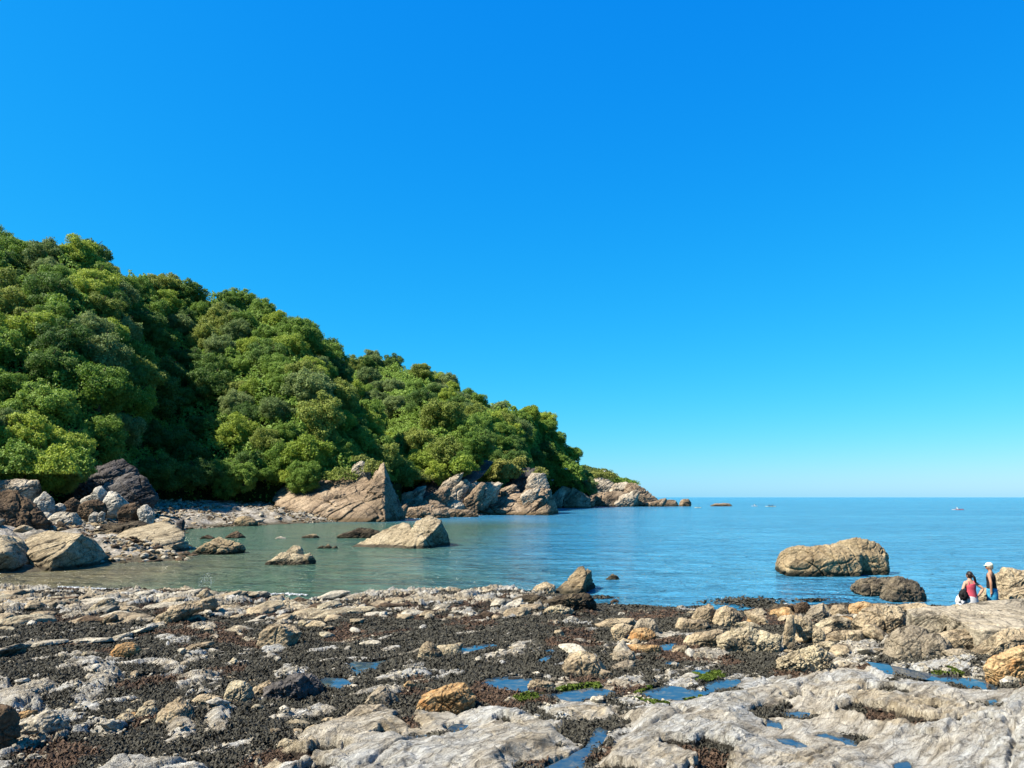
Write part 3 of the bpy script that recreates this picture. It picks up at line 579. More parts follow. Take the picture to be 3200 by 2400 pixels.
# --- right hand boulder field
hr('smooth sloping rock ledge in front of the two women', [(2985,1896,22.3, 3010,1884,22.5, 3100,1873,22.7, 3290,1860,22.9, 2960,1925,20.8, 3050,1966,19.3, 3300,1960,19.0, 2925,1905,22), (2832,1902,22.4, 2850,1922,21.2, 2900,1893,22.6, 2990,1893,22.4, 2990,1925,20.9)], 'ledge', 'rock ledge', 'rock_ledge', amp=.02, strat=.5, sink=1.2, cuts=0)
rk('large rounded grey boulder with cleft top in the boulder field', [(2781,2020,2790,1970,2834,1950,2895,1965,2915,2000,2910,2060,2770,2068), (2860,2010,2906,1975,2942,1981,2960,2006,2957,2048,2906,2062,2865,2062)], 'grey', tk=.8, k=30, cuts=3, amp=.035, strat=.15)
rk('reddish tan split boulder in front of the mussel boulder', (2658,1945,2690,1912,2743,1892,2827,1896,2850,1937,2830,1990,2783,1992,2690,1985), 'tan', tk=.6)
rk('yellow tan tilted block at the foot of the rock ledge', (2893,1965,2910,1930,2935,1897,2993,1888,3040,1915,3067,1945,3065,1968,2935,1980), 'yellow', tk=.6)
rk('long tan layered slab below the yellow tan block', (2922,1979,3015,1961,3080,1960,3152,1966,3145,1990,3069,2017,3051,2038,2968,2020), 'tan', tk=.5, strat=.9)
rk('long tan boulder reaching the right edge above the orange streaked one', (3044,2060,3062,2038,3073,2004,3141,1962,3240,1955,3240,2010,3109,2040,3087,2068), 'tan', tk=.5)
rk('orange streaked boulder with black hollow at the right edge', (3074,2080,3110,2050,3160,2022,3260,2004,3260,2135,3120,2138,3110,2102), 'orange', tk=.6)
rk('flat grey slab wedged between the cleft boulder and the long tan one', (2948,2038,2986,2023,3047,2038,3044,2062,2971,2056), 'grey', tk=.6)
rk('tan arch of rock with black hollows at the weed edge', [(2445,2020,2452,1952,2461,1908,2480,1910,2490,1960,2478,2020), (2470,1940,2480,1912,2527,1934,2560,1958,2540,1978,2490,1962), (2535,1990,2530,1950,2560,1960,2583,1976,2577,2008,2550,2008)], 'tan', tk=.5, Y0=[21.4,21.6,21.6])
rk('upright grey block behind the rock arch', (2510,1936,2525,1905,2545,1886,2581,1880,2590,1919,2575,1945), 'grey', tk=.6)
rk('small tan block left of the orange slab', (2590,1922,2603,1889,2653,1888,2655,1925,2620,1930), 'tan', tk=.7)
rk('orange layered slab with black gap behind the split boulder', (2651,1915,2660,1883,2707,1875,2756,1893,2735,1915,2690,1922), 'orange', tk=.6, strat=.9)
rk('yellow lichened rock right of the rock arch', (2543,1955,2580,1935,2624,1922,2668,1934,2672,1962,2600,1968), 'yellow', tk=.6)
rk('low tan block below the yellow lichened rock', (2572,2008,2590,1980,2617,1969,2700,1965,2714,1998,2653,2010), 'tan', tk=.6)
rk('pitted yellow brown boulder on the weed below the rock arch', [(2426,2075,2440,2052,2472,2039,2520,2030,2560,2060,2540,2100,2454,2100), (2500,2045,2527,2017,2559,2012,2585,2046,2615,2084,2603,2099,2520,2100)], 'yellow', tk=.7, amp=.10, strat=.9, level=7)
rk('long knobbly tan boulder left of the rock arch', [(2244,2012,2244,1988,2287,1964,2341,1957,2380,1975,2390,2036,2290,2040), (2350,2000,2370,1966,2400,1968,2449,1985,2449,2026,2400,2036)], 'yellow', tk=.6, amp=.08)
rk('flat topped tan stone below the mussel boulder', (2832,1905,2850,1893,2892,1889,2934,1905,2906,1922,2860,1924), 'tan', tk=.7)
rk('dark weedy lump beside the yellow tan block', (2845,1970,2850,1935,2870,1920,2900,1935,2908,1965,2880,1985), 'weedy', tk=.7)
rk('jagged brown rocks at the weed edge by the blue water', [(2480,1905,2492,1882,2520,1875,2535,1895,2530,1918), (2455,1900,2475,1885,2500,1895,2500,1915)], 'brown', tk=.7)
rk('low weedy ledge at the water edge left of the brown rocks', (2395,1905,2420,1888,2460,1885,2490,1895,2480,1915,2420,1918), 'weedy', tk=.7)
# --- centre right
rk('broad dark sided boulder with two humps on the weed point', [(2161,1930,2179,1898,2215,1888,2240,1900,2245,1945,2200,1948), (2225,1935,2240,1900,2269,1888,2305,1900,2322,1924,2312,1947,2269,1955)], 'tan', tk=.9, top=.8)
rk('layered tan slab leaning against the two humped boulder', (2108,1962,2121,1930,2200,1933,2224,1955,2193,1968,2114,1971), 'tan', tk=.7, strat=1.0)
rk('flat tan slab roofing a black gap', (1858,1950,1907,1933,1987,1931,1990,1952,1925,1968,1880,1965), 'tan', tk=.8, strat=.9)
rk('tan boulder leaning below the flat roofing slab', (1904,1968,1925,1950,1947,1944,1982,1955,1944,1997,1916,1995), 'tan', tk=.7)
rk('grey tan upright block behind the leaning pair', (1981,1965,1992,1944,2005,1931,2052,1938,2062,1966,2034,1984), 'grey', tk=.7)
rk('tan block with split black right side in front of the grey block', (1960,2000,1972,1978,1983,1962,2034,1962,2058,1981,2048,2001,1998,2003), 'orange', tk=.7)
rk('long flat orange slab lying across the brown block', (1912,2034,1925,2016,1990,2013,2067,2015,2072,2033,2027,2046,1962,2044), 'orange', tk=.5, strat=.3)
rk('square brown block supporting the long orange slab', (1916,2050,1914,2030,1991,2033,2000,2066,1960,2074,1918,2072), 'grey', tk=.6)
rk('low grey brown rock in front of the square brown block', (1898,2092,1930,2072,1962,2061,1986,2068,1983,2094,1911,2101), 'grey', tk=.7)
rk('big round tan boulder standing in a pool of weed', (1752,2080,1765,2055,1781,2038,1824,2030,1868,2050,1902,2089,1897,2109,1817,2115,1774,2108), 'tan', tk=.9, k=36, cuts=4)
rk('long tan boulder with black hollow right of the orange slab', (2130,2018,2143,1984,2193,1979,2251,1961,2275,1974,2246,2014,2200,2012,2164,2022), 'tan', tk=.6)
rk('small low tan stone at the end of the hollowed boulder', (2093,2038,2106,2020,2157,2015,2160,2032,2135,2043), 'tan', tk=.8)
rk('flat pale tan rock lying beside the narrow pools', (1644,2150,1654,2129,1680,2123,1740,2136,1701,2154), 'tan', tk=.8)
rk('white angular stone on dark weed', (1764,1940,1775,1928,1788,1924,1812,1934,1792,1953), 'white', cat='stone', name='stone', tk=.8)
rk('yellow lumpy rock on the weedy mound', (1685,1915,1710,1898,1752,1886,1799,1903,1790,1922,1708,1920), 'yellow', tk=.7, amp=.09)
rk('weed covered mound with pale crest at the water edge', [(1690,1880,1720,1866,1770,1858,1820,1853,1850,1860,1872,1885,1868,1900,1750,1902), (1600,1872,1640,1858,1700,1862,1720,1885,1640,1892)], 'weedy', tk=.6, amp=.07)
rk('small dark rock half weeded below the white angular stone', (1728,1985,1735,1970,1757,1966,1760,1982,1745,1990), 'tan', cat='stone', name='stone', tk=.8)
# --- centre left
rk('tan boulder with black underside alone on the dark weed', (811,2012,822,1974,854,1947,905,1947,943,1976,923,2020,872,2022), 'tan', tk=.9, top=.85, front=.85)
rk('left half of the tan pair beside the thin pool', (1297,2053,1306,2031,1320,2012,1337,2003,1366,2020,1390,2034,1379,2055), 'tan', tk=.7)
rk('right half of the tan pair beside the thin pool', (1362,2036,1364,2017,1429,2011,1446,2036,1408,2049), 'yellow', tk=.7)
rk('dark layered boulder with orange top beside the pool', [(820,2190,825,2144,887,2114,950,2110,970,2150,945,2184,890,2196), (885,2135,900,2108,945,2099,974,2106,1008,2147,1006,2166,960,2180)], 'slate', tk=.7, strat=1.3, amp=.07)
rk('grey tan rock tucked behind the dark layered boulder', (786,2180,795,2147,847,2121,865,2140,835,2178), 'tan', tk=.7)
rk('smooth grey cone boulder at the edge of the pale slab', (1136,2200,1160,2170,1183,2146,1209,2146,1232,2170,1249,2200,1227,2206), 'grey', tk=.8, k=36, cuts=3)
rk('long grey tan wedge slab below the cone boulder', [(1080,2250,1090,2230,1115,2205,1198,2199,1225,2223,1160,2245,1115,2256), (988,2268,1040,2246,1082,2236,1120,2238,1105,2256,1024,2278)], 'grey', tk=.6, amp=.03)
rk('bright orange tan boulder above the pale slab', (1301,2210,1321,2173,1379,2156,1415,2131,1451,2130,1469,2147,1496,2183,1480,2204,1393,2226,1335,2220), 'orange', tk=.8, k=36, cuts=5)
rk('little yellow rock left of the pale slab', (865,2328,883,2306,927,2317,925,2336,880,2339), 'yellow', cat='stone', name='stone', tk=.8)
rk('greenish wedge stone at the end of the wedge slab', (942,2292,960,2274,981,2262,1001,2267,988,2293), 'yellow', cat='stone', name='stone', tk=.8)
# --- left
rk('orange block on weed below the thin pale ridge', (352,2050,358,2017,412,2002,436,2028,418,2050,373,2059), 'orange', tk=.8)
rk('upright cream boulder beside the dark layered boulder', (694,2194,702,2151,723,2121,767,2117,794,2162,790,2194,720,2205), 'yellow', tk=.7, k=16)
rk('grey brown pointed boulder with black front among the cream stones', (497,2222,524,2198,564,2176,593,2198,617,2245,611,2274,560,2272,524,2260), 'tan', tk=.8, k=36, cuts=4)
rk('cream block right of the smaller cream stone', (425,2238,438,2205,481,2202,497,2236,445,2256), 'yellow', cat='stone', name='stone', tk=.8)
rk('smaller cream stone, left of the cream block', (360,2263,369,2230,401,2222,429,2248,398,2262), 'yellow', cat='stone', name='stone', tk=.8)
rk('big white and green stained boulder at lower left', (59,2278,65,2250,110,2230,156,2217,203,2256,197,2288,94,2310,65,2300), 'pale', tk=.8, k=36, cuts=4)
rk('tall brown boulder cut by the left edge of the foreground', (-80,2200,0,2200,40,2207,46,2288,14,2346,-80,2370), 'brown', tk=.8)
rk('pink flat stone behind the green stained boulder', (40,2238,70,2223,108,2219,108,2238,65,2250), 'orange', cat='stone', name='stone', tk=.8)
rk('round grey stone in front of the green stained boulder', (56,2322,65,2305,94,2305,98,2326), 'grey', cat='stone', name='stone', tk=.8)
rk('brown layered rock between the cream boulder and grey brown boulder', (598,2190,620,2172,651,2168,696,2176,687,2204,608,2212), 'tan', tk=.7, strat=1.3)
rk('long tan rock ridge pointing to the water below the splash', [(483,1942,520,1912,579,1882,610,1885,620,1900,560,1935), (560,1915,610,1880,660,1862,675,1866,675,1896,610,1915)], 'tan', Y0=[25.5,27], tk=.7, cat='rock ridge', name='rock_ridge')
rk('tan block right below the water splash', (608,1870,647,1838,668,1868,640,1880), 'tan', tk=.8)
rk('yellowish ledge rock in the gravel at upper left', (273,1912,300,1888,344,1864,364,1880,330,1905,290,1916), 'yellow', tk=.8)
rk('blocky tan stone at the end of the yellowish ledge', (323,1938,329,1918,362,1915,367,1932,351,1946), 'tan', cat='stone', name='stone', tk=.8)
rk('long flat tan slab near the left shore', (151,1892,190,1875,231,1864,244,1887,181,1898), 'tan', tk=.8, strat=.9)
rk('dark capped pale rock at the left water edge', (38,1858,72,1837,100,1842,107,1858,60,1862), 'pale', tk=.8)
for lb_, pp_ in (('thin pale rib of rock at the left edge, start of a broken line', (-60,2050,0,2030,60,2010,66,2020,0,2042,-60,2066)), ('second thin pale rib from the left edge in the broken line', (50,2020,100,2004,200,1998,205,2010,110,2018,60,2028)),
        ('third and longest thin pale rib of the broken line', (195,2010,250,1996,352,1992,350,2004,260,2008,200,2016)), ('short tilted pale rib next to the last of the broken line', (350,2004,370,1985,410,1974,412,1984,380,2004)), ('last thin pale rib of the broken line, highest up the shore', (405,1984,440,1964,480,1952,482,1960,440,1976))):
    rk(lb_, pp_, 'pale', tk=1.2, cat='rock rib', name='rock_rib', level=6)
rk('thin tan rock blade on the weed right of the orange block', (576,2030,600,2014,660,2003,672,2010,640,2024,600,2032), 'tan', cat='stone', name='stone', tk=.8)

# ------------------------------------------------------------ far beach
print('beach')
SHB = [(-900,1800),(-300,1800),(0,1803),(130,1790),(330,1762),(560,1752),(592,1735),(585,1690),(572,1655),(700,1647),(900,1638),(1000,1633),(1100,1630),(1260,1622),(1360,1618),(1460,1612),(1600,1608),(1730,1606)]
shp = [atz(u, v, 0)[:2] for u, v in SHB]; shp = shp+[np.array([20, 420.]), np.array([-500, 420.])]
shp = np.array(shp)
bx, by = np.meshgrid(np.linspace(-190, 22, 430), np.geomspace(36, 300, 420))
sdb = psd(shp, bx, by, 1.0)
rough = fbm2(bx*.25, by*.25, 4, 301); rough2 = fbm2(bx*.9, by*.9, 4, 302)
zbch = np.where(sdb < 0, .12*sdb, 6.0*(1-np.exp(-np.maximum(sdb, 0)/30))) + (rough*.45+rough2*.35)*sm(-2, 6, sdb) - .12
zbch = np.maximum(zbch, -3)
def beach_z(x, y):
    i = np.clip(np.searchsorted(by[:, 0], y)-1, 0, by.shape[0]-2); j = np.clip(np.searchsorted(bx[0], x)-1, 0, bx.shape[1]-2)
    return zbch[i, j]
t = NT('beach'); p = t.pos()
v1 = t.voro(p, .9); nn = t.noise(p, .6, 5, .65); fi = t.noise(p, 3, 4, .7)
c = t.ramp(nn, [(.32, (.12,.10,.08)), (.45, (.28,.25,.20)), (.60, (.50,.46,.40))])
c = t.mix(1, c, t.ramp(fi, [(.35, .55), (.6, 1.15)]), 'MULTIPLY')
z = t.n('ShaderNodeSeparateXYZ'); t.L(p, z.inputs[0])
c = t.mix(t.ramp(t.mth('ADD', z.outputs[2], t.mth('MULTIPLY', nn, .5)), [(.35, 1), (.9, 0)]), c, (.11,.095,.065))
M['beach'] = t.fin(c, .95, t.bump(fi, .8, .2, t.bump(nn, .8, .5)), .1)
tag(link('beach', mesh_np('beach', np.stack([bx.ravel(), by.ravel(), zbch.ravel()], 1), grid_faces(*bx.shape), M['beach'])), 'boulder and shingle beach around the cove', kind='structure')

# ------------------------------------------------------------ wooded hills
print('hills')
def interp_cols(tab, u):
    a = np.array(tab, float); return [np.interp(u, a[:, 0], a[:, i]) for i in range(1, a.shape[1])]
def hill(name, base, crest, u0, u1, mod, drop, n=(160, 260), pw=.85):
    us = np.linspace(u0, u1, n[1]); vb, yb = interp_cols(base, us); vc, yc = interp_cols(crest, us)
    T = np.concatenate([[0], np.linspace(0, 1, n[0]-31), 1+np.linspace(.03, .8, 30)])
    Pn = np.zeros((len(T), len(us), 3))
    for j, u in enumerate(us):
        b = at(u, vb[j], yb[j]); c_ = at(u, vc[j], yc[j]); c_[2] -= drop
        for i, tt in enumerate(T):
            if tt <= 1:
                y = yb[j]+(yc[j]-yb[j])*tt - mod(u, tt); z = b[2]-1+(c_[2]-b[2]+1)*tt**pw
                Pn[i, j] = (0, y, z); 
            else:
                y = yc[j]+(yc[j]-yb[j])*(tt-1); Pn[i, j] = (0, y, c_[2]-(tt-1)*12)
            # keep the slope under the line of sight column it belongs to
            if i == 0: Pn[i, j, 2] = -3
            Pn[i, j, 0] = (u-1600)/F*(Pn[i, j, 1]*cT+(Pn[i, j, 2]-CAM[2])*sT)
    q = Pn.reshape(-1, 3); nz = fbm3(q*.06, 4, 401); q[:, 1] += nz*3; q[:, 2] += nz*1.5
    return us, T, Pn
g_ = lambda u, c, w: math.exp(-((u-c)/w)**2)
modA = lambda u, t: (11*g_(u, 250, 170)*math.sin(math.pi*min(1, t*.9)) - 9*g_(u, 560, 80)*max(0, 1-t)**.5*min(1, t*5) + 14*g_(u, 930, 150)*math.sin(math.pi*t)**1
        - 3*g_(u, 640, 60)*math.sin(math.pi*t))
modB = lambda u, t: (24*g_(u, 1390, 130)*math.sin(math.pi*min(1, t*1.3)) - 26*g_(u, 1190, 60)*max(0, 1-t) - 10*g_(u, 1660, 35)*math.sin(math.pi*min(1, t*1.4)) + 8*g_(u, 1750, 50)*math.sin(math.pi*t))
modC = lambda u, t: 0
baseA = [(-900,1500,85),(-400,1500,95),(0,1512,108),(200,1512,118),(330,1500,128),(480,1532,150),(700,1527,160),(880,1520,163),(1060,1500,166),(1200,1490,180),(1260,1500,190)]
crestA = [(-900,560,190),(-400,650,190),(0,752,198),(60,788,200),(130,768,205),(250,775,208),(310,800,210),(330,838,215),(440,850,225),(560,862,235),(720,918,245),(850,956,250),(960,1006,245),(1040,1120,235),(1100,1200,225),(1135,1255,215),(1175,1345,210),(1215,1430,200),(1260,1480,196)]
baseB = [(880,1510,205),(1080,1500,210),(1210,1500,214),(1300,1510,218),(1450,1520,222),(1560,1520,228),(1650,1518,262),(1700,1512,335),(1790,1522,345),(1850,1552,352)]
crestB = [(880,1110,330),(1080,1124,335),(1200,1126,340),(1300,1152,335),(1400,1203,330),(1440,1235,325),(1530,1252,320),(1600,1268,330),(1680,1292,365),(1740,1340,370),(1780,1400,370),(1812,1450,368),(1832,1500,364),(1850,1556,358)]
baseC = [(1680,1550,400),(1960,1545,404),(1990,1550,404)]
crestC = [(1680,1452,450),(1835,1462,450),(1880,1470,450),(1920,1488,445),(1950,1512,440),(1990,1548,430)]
t = NT('hillside'); p = t.pos(); nn = t.noise(p, .8, 5, .7); rk_ = t.noise(t.map(p, (0,.6,.3), (.2,.2,1.2)), 1, 4, .6)
c = t.ramp(nn, [(.3, (.010,.018,.006)), (.65, (.04,.07,.016))])
M['hill'] = t.fin(c, .95, t.bump(nn, 1, .8), .05)
HILLS = []
for nm, lb, ba, cr, u0, u1, mo, dr in (('hillside', 'steep wooded hillside above the left side of the cove', baseA, crestA, -800, 1255, modA, 4.0), ('hillside', 'wooded headland slope behind the tilted cliffs', baseB, crestB, 900, 1848, modB, 2.5), ('headland', 'low green far headland at the end of the coast', baseC, crestC, 1690, 1988, modC, 0.6)):
    us, T, Pn = hill(nm, ba, cr, u0, u1, mo, dr)
    me = mesh_np(nm, Pn.reshape(-1, 3), grid_faces(len(T), len(us)), M['hill'])
    tag(link(nm, me), lb, kind='structure'); HILLS.append((us, T, Pn))

# ------------------------------------------------------------ foliage
def leaf_mat(name, a, b, tr=.35):
    t = NT(name); oi = t.n('ShaderNodeObjectInfo'); p = t.pos()
    ti = t.noise(p, .9, 2, .5)
    fac = t.mth('ADD', t.mth('MULTIPLY', oi.outputs['Random'], .45), t.mth('MULTIPLY', ti, .65))
    c = t.ramp(fac, [(.3, a), (.75, b)])
    t.fin(c, .62, None, .25)
    tl = t.n('ShaderNodeBsdfTranslucent'); t.L(c, tl.inputs[0]); mx = t.n('ShaderNodeMixShader'); mx.inputs[0].default_value = tr
    t.L(t.b.outputs[0], mx.inputs[1]); t.L(tl.outputs[0], mx.inputs[2]); t.L(mx.outputs[0], t.out.inputs[0]); return t.m
TONES = [('bright yellow green', leaf_mat('leaves_bright', (.32,.46,.05), (.54,.67,.09))),
         ('mid green', leaf_mat('leaves_mid', (.19,.34,.045), (.33,.51,.08))),
         ('dark green', leaf_mat('leaves_dark_and_shaded', (.10,.21,.04), (.20,.34,.06))),  # dark foliage; also paints in the shade on gully trees
         ('olive green', leaf_mat('leaves_olive', (.27,.36,.06), (.44,.52,.10))),
         ('grey green', leaf_mat('leaves_grey', (.21,.32,.09), (.35,.46,.15)))]
t = NT('bark'); M['bark'] = t.fin((.09,.07,.05), .9, None, .1)
def leaf_quads(C, Nrm, size, rg, flat=.35):
    n = len(C); Nn = Nrm+rg.normal(0, flat, (n, 3)); Nn /= np.linalg.norm(Nn, axis=1, keepdims=True)
    a = np.cross(Nn, rg.normal(size=(n, 3))); a /= np.linalg.norm(a, axis=1, keepdims=True); b = np.cross(Nn, a)
    s = size*rg.uniform(.6, 1.3, n)[:, None]; w = s*rg.uniform(.5, .8, n)[:, None]
    V = np.stack([C-a*s, C-b*w+Nn*s*.25, C+a*s, C+b*w+Nn*s*.25], 1).reshape(-1, 3)
    return V, np.arange(4*n).reshape(n, 4)
def crown_mesh(seed, nl=40, nq=19000, shape=(1, 1, .8), leaf=.032):
    rg = np.random.default_rng(seed); D, _ = ico(4)
    # lobes spread over the crown
    Lc = []; Lr = []
    k = 0
    while len(Lc) < nl and k < 4000:
        k += 1; d = rg.normal(size=3); d[2] = d[2]*.9+.25; d /= np.linalg.norm(d)
        c_ = d*rg.uniform(.48, .82)*np.array(shape); r = rg.uniform(.13, .30)
        if all(np.linalg.norm(c_-q) > .55*(r+s) for q, s in zip(Lc, Lr)): Lc.append(c_); Lr.append(r)
    Lc.append(np.zeros(3)); Lr.append(.5); Lc = np.array(Lc); Lr = np.array(Lr)
    w = Lr**2; pk = rg.choice(len(Lc), nq*2, p=w/w.sum()); d = rg.normal(size=(nq*2, 3)); d[:, 2] += .25; d /= np.linalg.norm(d, axis=1, keepdims=True)
    # sub-lumps on each lobe
    bump = 1+.42*fbm3(d*2.6+pk[:, None]*3.7, 3, seed)
    C = Lc[pk]+d*(Lr[pk]*bump*rg.uniform(.66, 1.10, nq*2))[:, None]*np.array([1, 1, .85])
    dist = np.linalg.norm(C[:, None, :]-Lc[None], axis=2)/Lr[None]; dist[np.arange(len(C)), pk] = 9
    C, d = C[dist.min(1) > .72][:nq], d[dist.min(1) > .72][:nq]
    V, Fc = leaf_quads(C, d, leaf, rg, .55)
    return V, Fc
print('trees')
SHAPES = [(1,1,.8),(1,1,.95),(1.1,1,.7),(.9,.9,1.1),(1,1,.85),(1.05,.95,.75)]
CROWNS = []
for ti, (tn, tm) in enumerate(TONES):
    row = []
    for s in range(3):
        sh = SHAPES[(ti*3+s) % 6]; V, Fc = crown_mesh(100+ti*10+s, shape=sh); row.append((mesh_np('crown', V, Fc, tm, False), sh))
    CROWNS.append(row)
def trunk_mesh():
    bm = bmesh.new()
    def seg(a, b, r0, r1, n=7):
        a, b = Vector(a), Vector(b); q = (b-a).to_track_quat('Z', 'Y').to_matrix()
        A = [bm.verts.new(a+q@Vector((math.cos(i/n*6.283)*r0, math.sin(i/n*6.283)*r0, 0))) for i in range(n)]
        B = [bm.verts.new(b+q@Vector((math.cos(i/n*6.283)*r1, math.sin(i/n*6.283)*r1, 0))) for i in range(n)]
        for i in range(n): bm.faces.new((A[i], A[(i+1) % n], B[(i+1) % n], B[i]))
    seg((0,0,-.6), (.04,.02,.0), .085, .06); seg((.04,.02,0), (.02,.05,.55), .06, .045)
    for i in range(5):
        a = i*1.3; seg((.03,.03,.1+.07*i), (.03+.5*math.cos(a), .03+.5*math.sin(a), .5+.08*i), .035, .012, 5)
    me = bpy.data.meshes.new('trunk'); bm.to_mesh(me); bm.free(); me.materials.append(M['bark']); return me
TRUNK = trunk_mesh()
TREES = []
def tree(loc, r, tone, seed, lift=.55, zs=1.0):
    rg = random.Random(seed)
    root = bpy.data.objects.new('broadleaf_tree', None); COL.objects.link(root); root.location = (loc[0], loc[1], loc[2]-.3)
    root.empty_display_size = .5
    cm, shp = CROWNS[tone][rg.randrange(3)]
    c_ = link('crown', cm, root, (0, 0, r*lift+.3)); c_.scale = (r, r, r*zs); c_.rotation_euler = (rg.uniform(-.15, .15), rg.uniform(-.15, .15), rg.uniform(0, 6.28))
    k_ = link('trunk', TRUNK, root, (0, 0, r*.55)); k_.scale = (r, r, r*.95); k_.rotation_euler = (0, 0, rg.uniform(0, 6.28))
    u, v = proj(loc[0], loc[1], loc[2]+r*lift+.3)
    TREES.append((root, u, v, r, tone)); return root
pts = []
def try_tree(Pn, i, j, r, gap, tone, seed, **k):
    q = Pn[i, j]
    for (x, y, z, rr) in pts:
        if (x-q[0])**2+(y-q[1])**2+(z-q[2])**2 < (gap*(r+rr))**2: return False
    u, v = proj(*q)
    if u < -420 or u > 2000: return False
    pts.append((*q, r)); tree(q, r, tone, seed, **k); return True
# chosen big trees first: photo pixel of the crown centre, radius, tone
def on_hill(hi, u, v):
    us, T, Pn = HILLS[hi]; j = int(np.argmin(abs(us-u))); vs = proj(Pn[:130, j, 0], Pn[:130, j, 1], Pn[:130, j, 2])[1]
    return int(np.argmin(abs(vs-v))), j
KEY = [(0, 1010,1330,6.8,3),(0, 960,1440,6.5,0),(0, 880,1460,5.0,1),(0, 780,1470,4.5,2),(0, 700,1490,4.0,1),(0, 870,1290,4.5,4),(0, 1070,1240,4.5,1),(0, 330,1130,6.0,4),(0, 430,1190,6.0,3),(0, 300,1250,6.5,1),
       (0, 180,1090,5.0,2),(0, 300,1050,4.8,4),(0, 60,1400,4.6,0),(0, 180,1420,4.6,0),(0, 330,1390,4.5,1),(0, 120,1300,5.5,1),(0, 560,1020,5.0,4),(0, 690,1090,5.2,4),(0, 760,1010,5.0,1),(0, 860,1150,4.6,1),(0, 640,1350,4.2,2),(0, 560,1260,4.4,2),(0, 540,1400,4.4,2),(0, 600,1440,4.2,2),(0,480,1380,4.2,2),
       (1, 1380,1300,7.5,3),(1, 1310,1380,6.0,3),(1, 1450,1370,6.5,1),(1, 1270,1450,4.5,0),(1, 1360,1450,4.5,1),(1, 1500,1330,5.5,1),(1, 1590,1400,4.5,2),(1, 1700,1400,6.5,2),(1, 1610,1440,3.8,0),(1, 1560,1460,3.4,0),(1, 1740,1360,5.2,1),(1, 1780,1450,4.6,2),(1,1710,1480,3.6,1),(1,1780,1500,3.4,2),(1,1800,1530,2.4,2)]
sd = 0
for hi, u, v, r, tn in KEY:
    i, j = on_hill(hi, u, v+r*F/180*.45); sd += 1; q = HILLS[hi][2][i, j]; pts.append((*q, r)); tree(q, r, tn, sd)
for hi, n_, (ra, rb), gap, cap in ((0, 3000, (3.8, 6.6), .58, 150), (1, 2200, (3.8, 6.0), .58, 76)):
    us, T, Pn = HILLS[hi]; k0 = 0
    for q in range(n_):
        if k0 >= cap: break
        i = int(rng.triangular(0, 95, 132)) if q % 2 else int(rng.integers(2, 134)); j = int(rng.integers(0, len(us)-1)); u = us[j]
        if hi == 1 and u < 1060: continue
        tone = rng.choice(5, p=[.24, .24, .10, .14, .28]) if hi == 1 else rng.choice(5, p=[.22, .32, .20, .14, .12]) if T[i] > .35 else rng.choice(5, p=[.22, .33, .25, .10, .10])  # paler, greyer leaf mix on the second headland imitates haze
        if hi == 0 and 470 < u < 720 and T[i] < .55: tone = 2  # gully shade put into the leaf colour: darkest tone only
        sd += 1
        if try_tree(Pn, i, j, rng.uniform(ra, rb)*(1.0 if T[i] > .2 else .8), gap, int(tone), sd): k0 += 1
for (u, v, Y, r, tn) in ((1400,1415,216,6.8,3),(1320,1440,215,5.6,0),(1485,1395,216,5.2,1),(1440,1445,211,4.0,1),(1368,1475,210,3.8,0),(1290,1478,211,3.6,0),(1235,1470,213,3.8,1),(1515,1375,217,4.0,2),(1620,1440,232,4.5,2),(1560,1440,230,4.0,2)):
    q = at(u, v, Y); q[2] -= r*.55+.3; sd += 1; tree(q, r, tn, sd)
BUSH = []
for k_ in range(34):
    u = -120+k_*33+random.uniform(-10, 10); yb_ = float(interp_cols(baseA, np.array([u]))[1][0])-random.uniform(2, 6)
    if 225 < u < 440 or random.random() < .2: continue
    r = random.uniform(1.8, 4.4); q = at(u, random.uniform(1468, 1500) if u < 480 else random.uniform(1480, 1508), yb_); q[2] -= r*.4; sd += 1
    tn = 2 if 440 < u < 700 else random.choice([0, 1, 1, 3]); o = tree(q, r, tn, sd, lift=.45); BUSH.append(o)  # bushes in the gully take the dark tone to imitate its shade
print('trees', len(TREES))
# labels: tone + size + where
ZA = [(-999, 300, 'at the left edge'), (300, 480, 'on the left spur'), (480, 720, 'round the shaded gully'), (720, 900, 'right of the shaded gully'), (900, 1260, 'on the near shoulder')]
ZB = [(-999, 1230, 'beyond the near shoulder'), (1230, 1420, 'above the slab cliff'), (1420, 1600, 'above the grassy mound'), (1600, 2100, 'on the steep point')]
from collections import defaultdict
ORD = ['leftmost', 'second from left', 'third from left', 'fourth from left', 'fifth from left', 'sixth from left', 'seventh from left', 'eighth from left', 'ninth from left', 'tenth from left', 'eleventh from left', 'twelfth from left']
keys = defaultdict(list)
for k_, (o, u, v, r, tn) in enumerate(TREES):
    far = o.location.y > 205 and u > 1120 or u > 1260
    z_n = next(s for a, b, s in (ZB if far else ZA) if a <= u < b)
    vc = np.interp(u, [c_[0] for c_ in (crestB if far else crestA)], [c_[1] for c_ in (crestB if far else crestA)])
    lv = (v-vc)/max(40, 1500-vc)
    lvn = 'skyline' if lv < .12 else 'upper slope' if lv < .38 else 'middle slope' if lv < .68 else 'foot of slope'
    sz = 'large' if r > 5.2 else 'small' if r < 4.2 else 'rounded'
    keys[(sz, TONES[tn][0], lvn, z_n)].append((u, o))
for (sz, tn, lvn, zn), L_ in keys.items():
    L_.sort(key=lambda a: a[0])
    for i, (u, o) in enumerate(L_):
        lab = f'{sz} {tn} tree, {lvn}, {zn}'
        if len(L_) > 1: lab += ', '+ORD[min(i, 11)]
        tag(o, lab, 'tree', 'trees covering the coastal hills')
